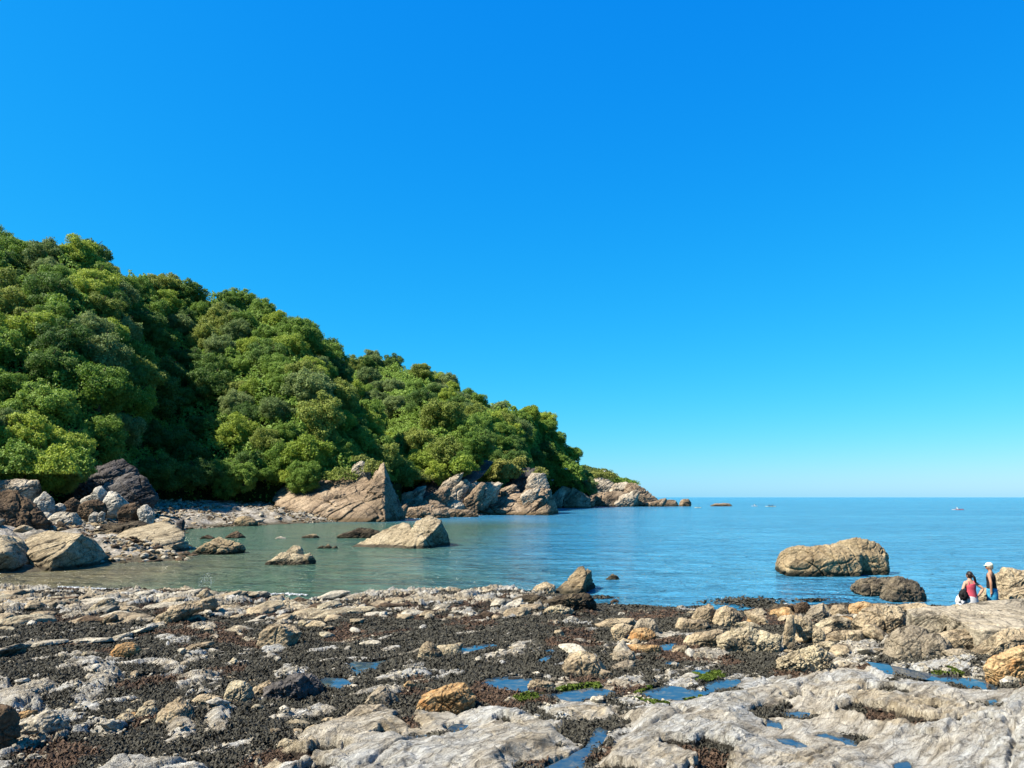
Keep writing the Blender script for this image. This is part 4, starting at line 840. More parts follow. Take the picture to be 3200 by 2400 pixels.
# undergrowth between the trees
print('undergrowth')
def under(name, label, hi, n, size, mat, cond, lift=.6):
    us, T, Pn = HILLS[hi]; rg = np.random.default_rng(50+hi); i = rg.integers(0, 131, n); j = rg.integers(0, len(us)-1, n)
    m = cond(us[j], T[i]); i, j = i[m], j[m]; n = len(i)
    a = rg.random((n, 1)); b = rg.random((n, 1)); q = Pn[i, j]*(1-a)+Pn[np.minimum(i+1, 131), j]*a; q = q+(Pn[i, j+1]-Pn[i, j])*b
    h = fbm2(q[:, 0]*.22+q[:, 1]*.12, q[:, 2]*.22, 4, 77, .6)
    nr = np.tile(np.array([[-.1, -.6, .75]]), (n, 1)); q = q+nr*(lift+np.abs(h[:, None])*4.0+rg.uniform(-.5, .5, (n, 1)))
    V, Fc = leaf_quads(q, nr, size, rg, .9)
    o = link(name, mesh_np(name, V, Fc, mat, False)); return tag(o, label, 'undergrowth', kind='stuff')
under('undergrowth', 'ivy and scrub between the trees of the near hill', 0, 300000, .30, TONES[1][1], lambda u, t: (u > -620) & (t < 1.0), .5)
under('undergrowth', 'scrub between the trees of the second headland', 1, 150000, .36, TONES[1][1], lambda u, t: (u > 1050), .6)
under('undergrowth', 'low wind clipped scrub covering the far headland', 2, 70000, .40, leaf_mat('scrub_far', (.13,.21,.06), (.22,.30,.09)), lambda u, t: (u > 1800), .9)
# grassy caps: scrub clumps set on the outcrops
def clump(label, u, v, Y, rx, rz, tone, n=1500, size=.28, name='shrub', cat='shrub', ry=None):
    rg = np.random.default_rng(int(u+v)); c_ = at(u, v, Y); d = rg.normal(size=(n, 3)); d[:, 2] = abs(d[:, 2]); d /= np.linalg.norm(d, axis=1, keepdims=True)
    s = np.array([rx, ry or rx*.7, rz]); bumpy = (1+.35*fbm3(d*2.3+u, 3, 9))[:, None]
    V, Fc = leaf_quads(d*s*bumpy*rg.uniform(.75, 1, (n, 1)), d, size, rg, .7)
    o = link(name, mesh_np(name, V, Fc, TONES[tone][1], False), None, c_); return tag(o, label, cat)
GR = leaf_mat('cliff_grass', (.30,.36,.07), (.46,.48,.12))
TONES.append(('grass', GR))
for a in [('bright green grassy mound above the thin pale strata', 1590,1495,226,6.5,5.5,5,9000,.30,'grassy_mound','mound',5),
 ('yellowish grass cap on the pale layered knob', 1690,1492,221,2.6,2.6,5,1500,.22), ('grass tuft on the pale lump of the broad outcrop', 1128,1440,162,2.0,1.2,5,700,.18),
 ('grass cap behind the pointed top of the broad outcrop', 1176,1475,158,2.8,2.6,5,1500,.2), ('dry green scrub on the left shoulder of the broad outcrop', 1060,1500,160,3.8,2.6,3,1800,.22),
 ('bright grass fringe under the round topped wood', 1250,1505,212,5.5,2.6,5,3000,.25), ('grassy fringe at the right of the round topped wood', 1330,1500,210,5,2.4,5,2400,.25),
 ('shrub hanging over the overhanging slab cliff', 1450,1470,203,3.5,3.6,0,2200,.25), ('green shrub on top of the white stained cliff', 1745,1520,345,8,5.5,1,4500,.4,'shrub','shrub',5),
 ('tall shrub beside the notch on the white stained cliff', 1790,1500,335,5.5,8,1,4000,.4,'shrub','shrub',5), ('grass crown on the pale streaked far cliff', 1880,1492,405,7,4,5,3000,.35,'shrub','shrub',5),
 ('scrub band beside the grass crown of the far cliff', 1950,1514,408,7,3.2,1,2600,.35,'shrub','shrub',5),
 ('yellow green bush over the left beach boulders', 160,1480,104,3.2,3.4,0,3000,.2), ('leafy bush at the left edge above the pale face', 40,1480,104,4.2,4.2,1,4000,.2),
 ('low leafy bush beside the dark slate cliff', 245,1478,108,2.4,3.0,1,2000,.2)]:
    clump(*a[:7], *a[7:])
# ------------------------------------------------------------ seaweed
print('weed')
def weed_mat(name, a, b):
    t = NT(name); p = t.pos(); return t.fin(t.ramp(t.noise(p, 6, 4, .7), [(.35, a), (.65, b)]), .75, None, .12)
def fronds(n, seed, red):
    rg = np.random.default_rng(seed)
    Y = 8*(40/8)**rg.random(n)**.95; X = Y*rg.uniform(-.80, .80, n)
    z, weed, green, rd, inb, pl = platform(X, Y)
    keep = (weed > .45+rg.random(n)*.35) & (pl < -4) & (green < .5) & ((rd > .45) == red) & (z > -.05)
    X, Y, z = X[keep], Y[keep], z[keep]; n = len(X)
    a = rg.uniform(0, 6.283, n); L_ = (.020+.0030*Y)*rg.uniform(.5, 1.4, n); L_ = L_*1.5; w = L_*rg.uniform(.12, .28, n)
    d = np.stack([np.cos(a), np.sin(a), 0*a], 1); s = np.stack([-np.sin(a), np.cos(a), 0*a], 1); up = rg.uniform(.0, .9, n)*np.clip(1.6-Y/22, .25, 1)
    base = np.stack([X, Y, z-.005], 1); mid = base+d*(L_*.5)[:, None]; mid[:, 2] += L_*up*.8; tip = base+d*L_[:, None]; tip[:, 2] += L_*(up*.9-.3)
    tw = rg.normal(0, .4, (n, 1))*w[:, None]*np.array([0, 0, 1])
    V = np.stack([base-s*w[:, None]*.3, base+s*w[:, None]*.3, mid+s*w[:, None]*.6+tw, mid-s*w[:, None]*.6-tw, tip+s*w[:, None]*.25-tw, tip-s*w[:, None]*.25+tw], 1).reshape(-1, 3)
    i = np.arange(n)[:, None]*6; Fc = np.concatenate([i+np.array([[0, 1, 2, 3]]), i+np.array([[3, 2, 4, 5]])])
    return V, Fc
V, Fc = fronds(900000, 3, False)
tag(link('seaweed', mesh_np('seaweed', V, Fc, weed_mat('wrack', (.024,.023,.018), (.12,.113,.088)), False)), 'dark olive seaweed matting the shore platform', 'seaweed', kind='stuff')
V, Fc = fronds(420000, 4, True)
tag(link('seaweed', mesh_np('seaweed', V, Fc, weed_mat('red_weed', (.05,.035,.025), (.16,.10,.065)), False)), 'reddish brown seaweed along the water edge', 'seaweed', kind='stuff')
def algae(n, seed):
    rg = np.random.default_rng(seed); Y = rg.uniform(11, 20, n); X = Y*rg.uniform(-.1, .7, n)
    z, weed, green, rd, inb, pl = platform(X, Y); k = (green > .4) & (pl < 2); q = np.stack([X, Y, z+.015], 1)[k]
    return leaf_quads(q, np.tile([[0, 0, 1.]], (len(q), 1)), .035, rg, .5)
V, Fc = algae(300000, 6)
tag(link('green_algae', mesh_np('green_algae', V, Fc, weed_mat('algae', (.05,.09,.008), (.15,.21,.03)), False)), 'bright green algae fringing the pools', 'algae', kind='stuff')
# drifting weed in the shallows
rg = np.random.default_rng(12); L_ = []
for (u, v, sx_, sy_, n) in ((2330,1880,110,10,700),(2380,1893,60,6,500),(2540,1877,40,4,160),(1900,1892,30,3,80),(2180,1898,30,3,60),(1880,1868,30,4,160)):
    for i in range(n):
        q = atz(u+rg.normal()*sx_*.5, v+rg.normal()*sy_*.5, 0); L_.append(q)
L_ = np.array(L_); L_[:, 2] = .012+rg.uniform(0, .03, len(L_)); V, Fc = leaf_quads(L_, np.tile([[0, 0, 1.]], (len(L_), 1)), .10, rg, .35)
tag(link('floating_seaweed', mesh_np('floating_seaweed', V, Fc, bpy.data.materials['wrack'], False)), 'loose seaweed floating at the edge of the blue water', 'seaweed', kind='stuff')

# ------------------------------------------------------------ loose stones
print('stones')
def stone_mesh(seed, mat, flat=.6, lv=4):
    rg = np.random.default_rng(seed); D, Fc = ico(lv); N = rg.normal(size=(11, 3)); N /= np.linalg.norm(N, axis=1, keepdims=True); N = np.vstack([N, -N]); H = rg.uniform(.65, 1, len(N))
    Q = np.maximum(D@N.T, 0)/H; mx = Q.max(1, keepdims=True); r = 1/(mx[:, 0]*((Q/mx)**18).sum(1)**(1/18)); V = D*r[:, None]
    V += D*(fbm3(V*2.5+seed, 3, seed)*.10)[:, None]; return mesh_np('stone', V*np.array([1, .8, flat]), Fc, M[mat])
SK = {}
for mt in ('tan', 'grey', 'pale', 'white', 'orange', 'brown', 'yellow'): SK[mt] = [stone_mesh(i*3+len(mt), mt, (.45, .6, .75)[i]) for i in range(3)]
def nfor(n, z):
    keys = defaultdict(list)
    return keys
SKEY = defaultdict(list)
TN = {'tan': 'tan', 'grey': 'grey', 'pale': 'pale grey', 'white': 'white', 'orange': 'orange', 'brown': 'dark brown', 'yellow': 'cream'}
def stone(q, r, mt, rg, where, grp):
    o = link('stone', SK[mt][int(rg.integers(3))], None, (q[0], q[1], q[2]+r*.18)); o.scale = (r*rg.uniform(.8, 1.4), r, r*rg.uniform(.7, 1.1)); o.rotation_euler = (rg.uniform(-.3, .3), rg.uniform(-.3, .3), rg.uniform(0, 6.28))
    u, v = proj(*q); SKEY[(TN[mt], where, grp)].append((u, v, o))
rg = np.random.default_rng(21); OCC = [(o.location[0], o.location[1]) for o in ROCKS]
n = 0
while n < 150:
    u = rg.uniform(-30, 3230); v = rg.uniform(1890, 2330)
    if u > 1900 and v > 2180: continue
    if samp(MP, np.array([u]), np.array([v]))[0] > -6 or samp(MB, np.array([u]), np.array([v]))[0] > 0: continue
    q = gnd(u, v); zz = platform(np.array([q[0]]), np.array([q[1]]))[0][0]; q[2] = zz
    mt = rg.choice(['white', 'pale', 'tan', 'grey', 'yellow', 'orange'], p=[.32, .25, .2, .1, .1, .03]); r = rg.uniform(.05, .15)*(1+.6*(q[1] > 20))*(1.5 if u > 1700 else 1)
    xz = 'at far left' if u < 500 else 'at left' if u < 1100 else 'left of centre' if u < 1600 else 'right of centre' if u < 2200 else 'in the right boulder field'
    yz = 'near the water' if v < 1960 else 'in the weed belt' if v < 2090 else 'near the pale slabs'
    stone(q, r, str(mt), rg, f'{yz} {xz}', 'loose stones on the shore platform'); n += 1
n = 0
while n < 46:
    u = rg.uniform(2330, 3230); v = rg.uniform(1905, 2060) if u > 2500 else rg.uniform(1920, 2000); q = gnd(u, v)
    mt = rg.choice(['tan', 'grey', 'yellow', 'orange'], p=[.55, .2, .15, .1]); r = rg.uniform(.22, .48)
    xz = 'left part' if u < 2650 else 'middle' if u < 2950 else 'right part'; yz = 'upper' if v < 1960 else 'lower'
    q[2] = platform(np.array([q[0]]), np.array([q[1]]))[0][0]; stone(q, r, str(mt), rg, f'in the {yz} {xz} of the boulder field', 'medium stones of the right boulder field'); n += 1
n = 0
while n < 140:
    u = rg.uniform(-20, 940); v = rg.uniform(1530, 1665); Y = None
    # march along the ray to the beach
    d = ray(u, v); ok = False
    for Y in np.linspace(60, 185, 260):
        pz = CAM+d*(Y/d[1])
        if pz[2] < beach_z(pz[0], Y): ok = True; break
    if not ok or pz[2] < .15: continue
    mt = rg.choice(['white', 'pale', 'tan', 'grey', 'brown'], p=[.22, .2, .3, .1, .18]); r = rg.uniform(.3, .85)*(.8 if Y > 110 else 1.0)
    xz = 'under the left trees' if u < 180 else 'below the dark slate cliff' if u < 480 else 'before the shaded gully' if u < 700 else 'beside the broad outcrop'
    yz = 'high on' if v < 1570 else 'midway down' if v < 1610 else 'low on'
    stone(pz, r, str(mt), rg, f'{yz} the far beach {xz}', 'stones on the far beach'); n += 1
n = 0
while n < 110:
    u = rg.uniform(-20, 1680); v = rg.uniform(1858, 1950)
    q = gnd(u, v)
    if ysh(q[0], q[1])-q[1] < .3: continue
    q[2] = platform(np.array([q[0]]), np.array([q[1]]))[0][0]; mt = rg.choice(['pale', 'tan', 'yellow', 'brown'], p=[.3, .4, .2, .1]); r = rg.uniform(.18, .5)
    o = link('flat_stone', SK[str(mt)][int(rg.integers(2))], None, (q[0], q[1], q[2]+r*.05)); o.scale = (r*rg.uniform(1.2, 1.9), r, r*rg.uniform(.6, 1.0)); o.rotation_euler = (rg.uniform(.0, .3), rg.uniform(-.25, .1), R(46)+rg.normal()*.25)
    xz = 'at far left' if u < 300 else 'at left' if u < 620 else 'left of middle' if u < 900 else 'before the cone boulder' if u < 1300 else 'beside the cone boulder'
    SKEY[(TN[str(mt)], ('at the water edge ' if v < 1895 else 'just above the water edge ')+xz, 'broken slabs along the water edge')].append((u, v, o)); n += 1
for (c_, w_, grp), L_ in SKEY.items():
    L_.sort(key=lambda a: a[0])
    for i, (u, v, o) in enumerate(L_):
        tag(o, f'{c_} {"slab" if "slabs" in grp else "stone"} {w_}' + (', '+ORD[min(i, 11)] if len(L_) > 1 else ''), 'stone', grp)
# rubble: small stuff of beach and platform
def rubble(name, label, pts_, size, mat, seed):
    rg = np.random.default_rng(seed); D, Fc0 = ico(1); n = len(pts_); s = size*rg.uniform(.4, 1.3, n)
    A = rg.normal(size=(n, 3, 3))*.25+np.eye(3); A[:, 2, :] *= .6; V = np.einsum('nij,kj->nki', A, D)*s[:, None, None]+pts_[:, None, :]
    Fc = Fc0[None]+(np.arange(n)*len(D))[:, None, None]
    return tag(link(name, mesh_np(name, V.reshape(-1, 3), Fc.reshape(-1, 3), mat, False)), label, 'rubble', kind='stuff')
rg = np.random.default_rng(31); n = 60000; x = rg.uniform(-80, 5, n); y = rg.uniform(55, 215, n); z = beach_z(x, y); k = (z > -.1) & (fbm2(x*.12, y*.12, 3, 88) > -.25)
pp = np.stack([x, y, z], 1)[k]; h_ = len(pp)//3
rubble('shingle', 'tan shingle and broken slabs covering the far beach', pp[:h_], .30, M['seatan'], 1)
rubble('shingle', 'pale shingle scattered over the far beach', pp[h_:h_*2], .26, M['pale'], 2)
rubble('shingle', 'brown weedy cobbles on the far beach', pp[h_*2:], .28, M['brown'], 3)
n = 26000; Y = 9*(36/9)**rg.random(n); X = Y*rg.uniform(-.75, .75, n); z, weed, green, rd, inb, pl = platform(X, Y); k = (pl < -5) & (z > -.05) & (inb < .3) & (fbm2(X*.8, Y*.8, 3, 99) > .02) & ((weed < .5) | (rg.random(n) < .12))
pp = np.stack([X, Y, z+.01], 1)[k]; rubble('pebbles', 'pale pebbles and shell grit between the weeds', pp, .035, M['pale'], 4)

# ------------------------------------------------------------ foam and splash
t = NT('foam'); M['foam'] = t.fin((.8,.84,.86), .6, None, .3)
L_ = []
rg = np.random.default_rng(41)
for pl_ in ([(180,1836),(240,1838),(300,1842),(345,1843),(410,1846)], [(700,1858),(740,1861),(790,1863)], [(0,1832),(60,1834),(110,1838)], [(60,1842),(150,1841)], [(500,1848),(520,1850)], [(800,1860),(900,1858),(960,1862)]):
    for (a, b) in zip(pl_[:-1], pl_[1:]):
        m = int(math.hypot(b[0]-a[0], b[1]-a[1])*5)
        for i in range(m):
            s = rg.random(); L_.append(atz(a[0]+(b[0]-a[0])*s, a[1]+(b[1]-a[1])*s+rg.normal()*.9, 0))
L_ = np.array(L_); L_[:, 2] = rg.uniform(.01, .05, len(L_)); V, Fc = leaf_quads(L_, np.tile([[0, 0, 1.]], (len(L_), 1)), .055, rg, .25)
tag(link('foam', mesh_np('foam', V, Fc, M['foam'], False)), 'white foam of small ripples breaking at the left shore', 'foam', kind='stuff')
c0 = atz(640, 1846, 0); L_ = []
for i in range(260):
    a = rg.uniform(-1, 1); s = rg.random()**.6; L_.append(c0+np.array([a*.18*(1+s*1.5)+.05*s, rg.normal()*.06, .95*s*(1-.5*abs(a))+rg.normal()*.03]))
V, Fc = leaf_quads(np.array(L_), rg.normal(size=(260, 3)), .016, rg, .5)
tag(link('water_splash', mesh_np('water_splash', V, Fc, M['foam'], False)), 'thin white splash rising behind the tan rock ridge', 'splash', kind='stuff')

# ------------------------------------------------------------ kayaks, swimmers, gulls
def skin_body(name, verts, edges, radii, mat, parent=None, sub=2, root=0):
    me = bpy.data.meshes.new(name); me.from_pydata([tuple(v) for v in verts], edges, []); o = link(name, me)
    o.modifiers.new('skin', 'SKIN'); sv = me.skin_vertices[0].data
    for i, r in enumerate(radii): sv[i].radius = (r, r) if not isinstance(r, tuple) else r
    sv[root].use_root = True; o.modifiers['skin'].use_smooth_shade = True
    s = o.modifiers.new('sub', 'SUBSURF'); s.levels = sub; s.render_levels = sub
    dg = bpy.context.evaluated_depsgraph_get(); m2 = bpy.data.meshes.new_from_object(o.evaluated_get(dg)); bpy.data.objects.remove(o); bpy.data.meshes.remove(me)
    m2.name = name; m2.materials.clear(); m2.materials.append(mat); m2.polygons.foreach_set('use_smooth', np.ones(len(m2.polygons), bool))
    return link(name, m2, parent)
def ellipsoid(name, c, r, mat, parent, lv=4, rot=(0, 0, 0), noise=0.):
    D, Fc = ico(lv); V = D*np.array(r); 
    if noise: V = V+D*(fbm3(D*4, 2, 3)*noise)[:, None]
    o = link(name, mesh_np(name, V, Fc, mat), parent, c); o.rotation_euler = rot; return o
def hullboat(name, L_, w, h, mat, parent=None):
    n, m = 24, 10; V = []; 
    for i in range(n+1):
        s = i/n*2-1; ww = w*max(.02, (1-abs(s)**2.4)); hh = h*(.55+.45*abs(s)**2)
        for j in range(m):
            a = j/m*2*math.pi; V.append((s*L_/2, ww/2*math.cos(a), (hh if math.sin(a) > 0 else h*.5)*math.sin(a)*(.5 if math.sin(a) > 0 else .7)+.08))
    Fc = [(i*m+j, i*m+(j+1) % m, (i+1)*m+(j+1) % m, (i+1)*m+j) for i in range(n) for j in range(m)]
    return link(name, mesh_np(name, V, Fc, mat), parent)
SKIN = plain('skin', (.62,.36,.25), .55, .08); SKIND = plain('skin_tanned', (.55,.29,.18), .55, .08)
RED = plain('red_plastic', (.75,.04,.05), .4, .1); WHITE = plain('white_plastic', (.8,.8,.76), .4, .05); BLACK = plain('black_neoprene', (.015,.017,.022), .5, .2); PADDLE = plain('paddle_shaft', (.05,.05,.05), .5); CREAM = plain('cream_plastic', (.8,.75,.5), .4, .05)
def kayak(label, u, v, L_, mat, rot):
    q = atz(u, v, 0); r = bpy.data.objects.new('kayak', None); COL.objects.link(r); r.location = (q[0], q[1], 0); r.rotation_euler = (0, 0, rot)
    hullboat('hull', L_, .8, .34, mat, r); ellipsoid('cockpit_rim', (0, 0, .22), (L_*.22, .25, .05), BLACK, r, 3); tag(r, label, 'kayak'); return r, q
def paddler(label, q, dx, mat, rot=0, paddle=True, h=.9, cat='person', hat=None, c=None, grp=None):
    root = bpy.data.objects.new('person', None); COL.objects.link(root); root.location = (q[0]+dx, q[1], .15 if paddle else -.55); root.rotation_euler = (0, 0, rot)
    V = [(0,0,.1),(0,0,.45),(0,0,.62),(0,0,.70),(0,0,.84), (.17,0,.60),(.34,-.05,.42),(.46,-.25,.45), (-.17,0,.60),(-.34,-.05,.42),(-.46,-.25,.5), (.12,-.35,.08),(.12,-.75,.06), (-.12,-.35,.08),(-.12,-.75,.06)]
    E = [(0,1),(1,2),(2,3),(3,4),(2,5),(5,6),(6,7),(2,8),(8,9),(9,10),(0,11),(11,12),(0,13),(13,14)]
    skin_body('body', V, E, [.16,.15,.13,.055,.10,.07,.05,.035,.07,.05,.035,.08,.05,.08,.05], mat, root, 1)
    ellipsoid('head', (0, 0, .87), (.09, .10, .12), hat or SKIN, root, 3)
    if paddle:
        bm = bmesh.new(); bmesh.ops.create_cone(bm, segments=8, radius1=.02, radius2=.02, depth=2.0, cap_ends=True, matrix=Matrix.Rotation(math.pi/2, 4, 'Y'))
        for s in (-1, 1): bmesh.ops.create_icosphere(bm, subdivisions=2, radius=1, matrix=Matrix.Translation((s*1.05, 0, 0))@Matrix.Diagonal((.22, .09, .02, 1)))
        me = bpy.data.meshes.new('paddle'); bm.to_mesh(me); bm.free(); me.materials.append(PADDLE); o = link('paddle', me, None, (q[0]+dx, q[1]-.3, .62)); o.rotation_euler = (0, .15, rot)
        tag(o, 'dark double bladed paddle held by ' + label.replace('distant person', 'the one').replace(' of the double kayak',''), 'paddle')
    return tag(root, label, cat, grp)
kr, q = kayak('red kayak with white stern far out on the right', 2996, 1593, 4.0, RED, .12)
kr2 = hullboat('stern', 1.6, .7, .34, WHITE, kr); kr2.location = (-1.95, 0, .01)
paddler('distant person in white top paddling the red kayak', q, -.6, WHITE, .1)
kw, q = kayak('cream white double kayak beyond the low brown skerry', 2408, 1583, 5.2, CREAM, -.05)
paddler('distant person in black at the front of the double kayak', q, .9, BLACK, .1); paddler('distant person in black at the rear of the double kayak', q, -.7, BLACK, .1)
kw, q = kayak('small pale kayak between the skerry and the double kayak', 2358, 1582, 3.6, WHITE, .3); paddler('distant person lying low in the small pale kayak', q, 0, WHITE, .2)
kw, q = kayak('pale green paddle board near the end of the ridge', 2181, 1587, 3.0, CREAM, .1); paddler('distant person in black kneeling on the pale green board', q, -.4, BLACK, .1, False)
for lb, u, v in (('swimmer in dark wetsuit just left of the skerry', 2213,1577), ('swimmer beside the end of the long ridge', 2184,1577), ('upright dark figure wading beyond the skerry', 2330,1574), ('lone dark swimmer right of the double kayak', 2460,1583)):
    q = atz(u, v, 0); paddler(lb, q, 0, BLACK, .4, False, hat=BLACK, grp=None)
def gull(label, u, v, Y, s=1.0):
    q = at(u, v, Y); r = bpy.data.objects.new('gull', None); COL.objects.link(r); r.location = q; tag(r, label, 'gull', 'white gulls on the cliffs')
    skin_body('body', [(-.35,0,.02),(-.1,0,.05),(.12,0,.12),(.22,0,.25),(.32,0,.25)], [(0,1),(1,2),(2,3),(3,4)], [.04*s,.13*s,.12*s,.07*s,.02*s], WHITE, r, 1, 1)
    for sgn in (-1, 1):
        me = bpy.data.meshes.new('wing'); me.from_pydata([(.15,sgn*.08,.1),(-.12,sgn*.08,.1),(-.15,sgn*.5,.35),(.1,sgn*.5,.37),(-.25,sgn*.95,.25),(-.12,sgn*.9,.27)], [], [(0,1,2,3),(3,2,4,5)]); me.materials.append(WHITE); o = link('wing', me, r)
        o.modifiers.new('s', 'SOLIDIFY').thickness = .03
    r.scale = (1.5, 1.5, 1.5); r.rotation_euler = (0, 0, .5)
gull('white gull over the shrub of the white stained cliff', 1770, 1467, 330); gull('white gull in front of the far green headland', 1890, 1474, 395); gull('white gull above the shrub on the white stained cliff', 1727, 1502, 335)

# ------------------------------------------------------------ two women
print('people')
PINK = plain('pink_vest', (.72,.10,.15), .8, .12, 14); WHITEC = plain('white_cotton', (.8,.8,.82), .85, .05); BLACKC = plain('black_cloth', (.014,.013,.015), .8, .3); BLUE = plain('blue_patterned_cloth', (.05,.36,.62), .8, .5, 9); NAVY = plain('navy_cloth', (.015,.03,.07), .8, .3)
HAIR = plain('dark_hair', (.03,.02,.017), .5, .4, 40); CAP = plain('cream_cap', (.82,.79,.62), .85, .06)
def torso(name, rings, mat, parent, seg=28, solid=True):
    """cloth shell: rings of (z, cx, cy, rx, ry)"""
    V = []
    n = 3; RR = []
    for a, b in zip(rings[:-1], rings[1:]):
        for q in range(n): s = q/n; RR.append([a[i]*(1-s)+b[i]*s for i in range(5)])
    RR.append(rings[-1])
    for i, (z, cx, cy, rx, ry) in enumerate(RR):
        for j in range(seg):
            a = j/seg*2*math.pi; w = 1+.02*math.sin(a*5+i*.9)
            V.append((cx+rx*w*math.cos(a), cy+ry*w*math.sin(a), z+.008*math.sin(a*3+i)))
    Fc = [(i*seg+j, i*seg+(j+1) % seg, (i+1)*seg+(j+1) % seg, (i+1)*seg+j) for i in range(len(RR)-1) for j in range(seg)]
    o = link(name, mesh_np(name, V, Fc, mat), parent)
    m = o.modifiers.new('thick', 'SOLIDIFY'); m.thickness = .012; return o
def hand(origin, d, curl, V, E, Rr, idx):
    """palm and five fingers growing from the wrist vertex idx"""
    d = Vector(d).normalized(); side = d.cross(Vector((0, 1, 0))).normalized()
    if side.length < .1: side = Vector((1, 0, 0))
    nrm = d.cross(side)
    b = Vector(V[idx]); p_ = len(V); V.append(tuple(b+d*.05)); E.append((idx, p_)); Rr.append((.034, .018))
    for k, (off, ln) in enumerate(((-.030,.065),(-.010,.078),(.010,.074),(.030,.058))):
        a = len(V); V.append(tuple(b+d*.095+side*off)); V.append(tuple(b+d*(.095+ln*.5)+side*off*1.1+nrm*curl*.3)); V.append(tuple(b+d*(.095+ln*.85)+side*off*1.1+nrm*curl))
        E += [(p_, a), (a, a+1), (a+1, a+2)]; Rr += [.010, .009, .007]
    a = len(V); V.append(tuple(b+d*.045-side*.042)); V.append(tuple(b+d*.085-side*.06+nrm*curl*.4)); E += [(p_, a), (a, a+1)]; Rr += [.012, .009]
def woman(label, loc, rotz, H, pose, skin):
    root = bpy.data.objects.new('person', None); COL.objects.link(root); root.location = loc; root.rotation_euler = (0, 0, rotz); k = H/1.65; root.scale = (k, k, k)
    tag(root, label, 'person')
    # +y is the direction she faces; x to her right
    V = [(0,0,.93),(0,.01,1.08),(0,.0,1.22),(0,-.01,1.34),(0,-.005,1.42),(0,.015,1.50),(0,.02,1.56),(0,.01,1.60)]
    E = [(0,1),(1,2),(2,3),(3,4),(4,5),(5,6),(6,7)]; Rr = [(.165,.12),(.135,.10),(.145,.11),(.12,.085),.052,.060,.078,.055]
    for s in (-1, 1):
        a = len(V); V += [(s*.155,0,1.345)]+pose[s]['arm']; E += [(3, a)]+[(a+i, a+i+1) for i in range(len(pose[s]['arm']))]; Rr += [.055,.043,.036,.024][:len(pose[s]['arm'])+1]
        w = a+len(pose[s]['arm']); dv = Vector(V[w])-Vector(V[w-1]); hand(None, dv, .03*s, V, E, Rr, w)
        a = len(V); V += [(s*.095,0,.84),(s*.10,.02,.48),(s*.10,-.01,.09),(s*.11,.12,.03)]; E += [(0, a), (a, a+1), (a+1, a+2), (a+2, a+3)]; Rr += [.095,.062,.042,.035]
    b = skin_body('body', V, E, Rr, skin, root, 2)
    D, Fc = ico(5); Hd = D*np.array([.078,.095,.112])
    fy = Hd[:, 1] > 0; Hd[:, 0] *= 1-.18*sm(0, -.11, Hd[:, 2]); nose = np.exp(-((D[:, 0])/.16)**2-((D[:, 2]+.12)/.22)**2)*(D[:, 1] > 0); Hd[:, 1] += nose*.022
    for ex in (-.38, .38): Hd[:, 1] -= .008*np.exp(-((D[:, 0]-ex)/.15)**2-((D[:, 2]-.08)/.12)**2)*(D[:, 1] > 0)
    hd = link('head', mesh_np('head', Hd, Fc, skin), root, pose['head']); hd.rotation_euler = (0, 0, pose['turn'])
    for s in (-1, 1): ellipsoid('ear', (s*.078, -.005, -.005), (.012, .022, .03), skin, hd, 3); ellipsoid('eye', (s*.03, .083, .012), (.011, .008, .008), WHITEC, hd, 3)
    ellipsoid('mouth', (0, .088, -.055), (.022, .008, .007), PINK, hd, 3)
    return root, hd
zt = lambda x, y: float(platform(np.array([x]), np.array([y]))[0][0])
# left: pink vest, white shorts, dark ponytail, hand on hip, facing away
q = at(3029, 1790, 24.0); z0 = q[2]-1.64
pose = {-1: {'arm': [(-.27,-.03,1.14),(-.20,.10,.98)]}, 1: {'arm': [(.34,-.10,1.17),(.20,-.06,.99)]}, 'head': (0,.015,1.56), 'turn': .25}
r1, hd = woman('woman in pink vest and white shorts standing with one hand on hip', (q[0], q[1], z0), 0.05, 1.65, pose, SKIN)
torso('vest', [(.90,0,0,.178,.135),(1.0,0,0,.165,.125),(1.12,0,0,.150,.115),(1.24,0,0,.162,.125),(1.32,0,-.005,.150,.112)], PINK, r1)
for s in (-1, 1): torso('vest_strap', [(1.30,s*.09,0,.022,.105),(1.36,s*.085,0,.018,.09),(1.405,s*.075,-.005,.016,.055)], PINK, r1, 12)
torso('shorts', [(.70,0,0,.195,.14),(.80,0,0,.195,.145),(.92,0,0,.175,.135),(.96,0,0,.168,.128)], WHITEC, r1)
hr = ellipsoid('hair', (0, -.018, .02), (.090, .098, .108), HAIR, hd, 4, noise=.006)
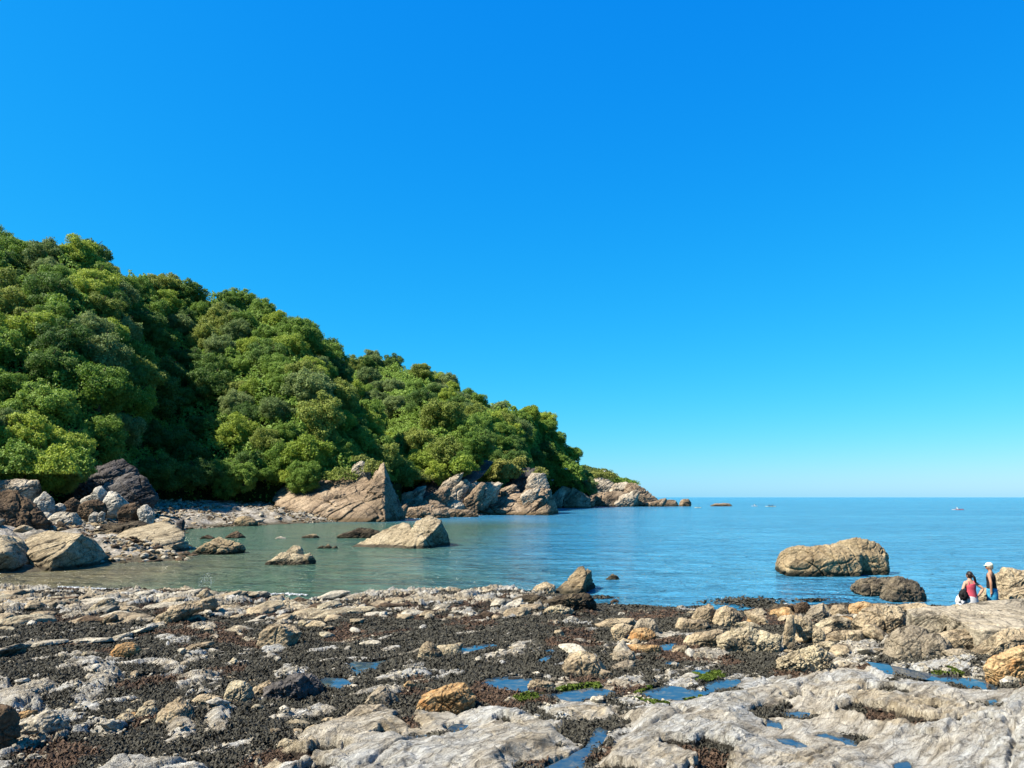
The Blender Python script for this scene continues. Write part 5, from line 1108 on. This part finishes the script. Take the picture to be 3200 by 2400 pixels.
skin_body('ponytail', [(0,-.10,.03),(.03,-.14,-.03),(.07,-.13,-.12),(.12,-.10,-.22),(.15,-.07,-.28)], [(0,1),(1,2),(2,3),(3,4)], [.03,.04,.038,.028,.012], HAIR, hd, 2)
bag = ellipsoid('shoulder_bag', (q[0]-.27, q[1]-.06, z0+.99), (.13, .09, .17), BLACKC, None, 4, noise=.02); tag(bag, 'black shoulder bag hanging at the side of the woman in pink', 'bag')
bag = ellipsoid('white_bag', (q[0]-.33, q[1]+.02, z0+.80), (.13, .10, .19), WHITEC, None, 4, noise=.03); tag(bag, 'white plastic bag held below the black shoulder bag', 'bag')
# right: cream cap, black top, blue wrap trousers, seen from behind with head turned to the sea at left
q = at(3092, 1758, 24.2); z0 = q[2]-1.70
pose = {-1: {'arm': [(-.235,-.06,1.10),(-.20,-.04,.84)]}, 1: {'arm': [(.22,.02,1.10),(.22,.12,.88)]}, 'head': (0,.02,1.565), 'turn': .5}
r2, hd = woman('woman in cream cap, black top and blue wrap trousers looking out to sea', (q[0], q[1], z0), .75, 1.66, pose, SKIND)
torso('top', [(.92,0,0,.175,.135),(1.02,0,0,.172,.13),(1.12,0,0,.158,.12),(1.22,0,.0,.168,.13),(1.29,0,-.005,.155,.115)], BLACKC, r2)
for s in (-1, 1): torso('top_strap', [(1.27,s*.08,0,.02,.105),(1.35,s*.078,0,.016,.085),(1.40,s*.07,-.005,.014,.05)], BLACKC, r2, 12)
torso('trousers', [(.30,0,0,.17,.13),(.5,0,0,.19,.15),(.75,0,0,.198,.155),(.90,0,0,.180,.138),(.95,0,0,.172,.132)], NAVY, r2)
torso('sarong', [(.38,-.06,-.03,.10,.10),(.55,-.05,-.02,.15,.14),(.75,-.02,-.008,.188,.155),(.93,-.01,-.005,.178,.138)], BLUE, r2)
ellipsoid('cap', (0, -.008, .045), (.098, .108, .088), CAP, hd, 4, noise=.004); ellipsoid('cap_brim', (0, .09, .035), (.07, .06, .012), CAP, hd, 3)
ellipsoid('hair', (0, -.03, -.02), (.083, .085, .075), plain('grey_hair', (.45,.40,.33), .7), hd, 4, noise=.006)
# ledge they stand on
print('done')
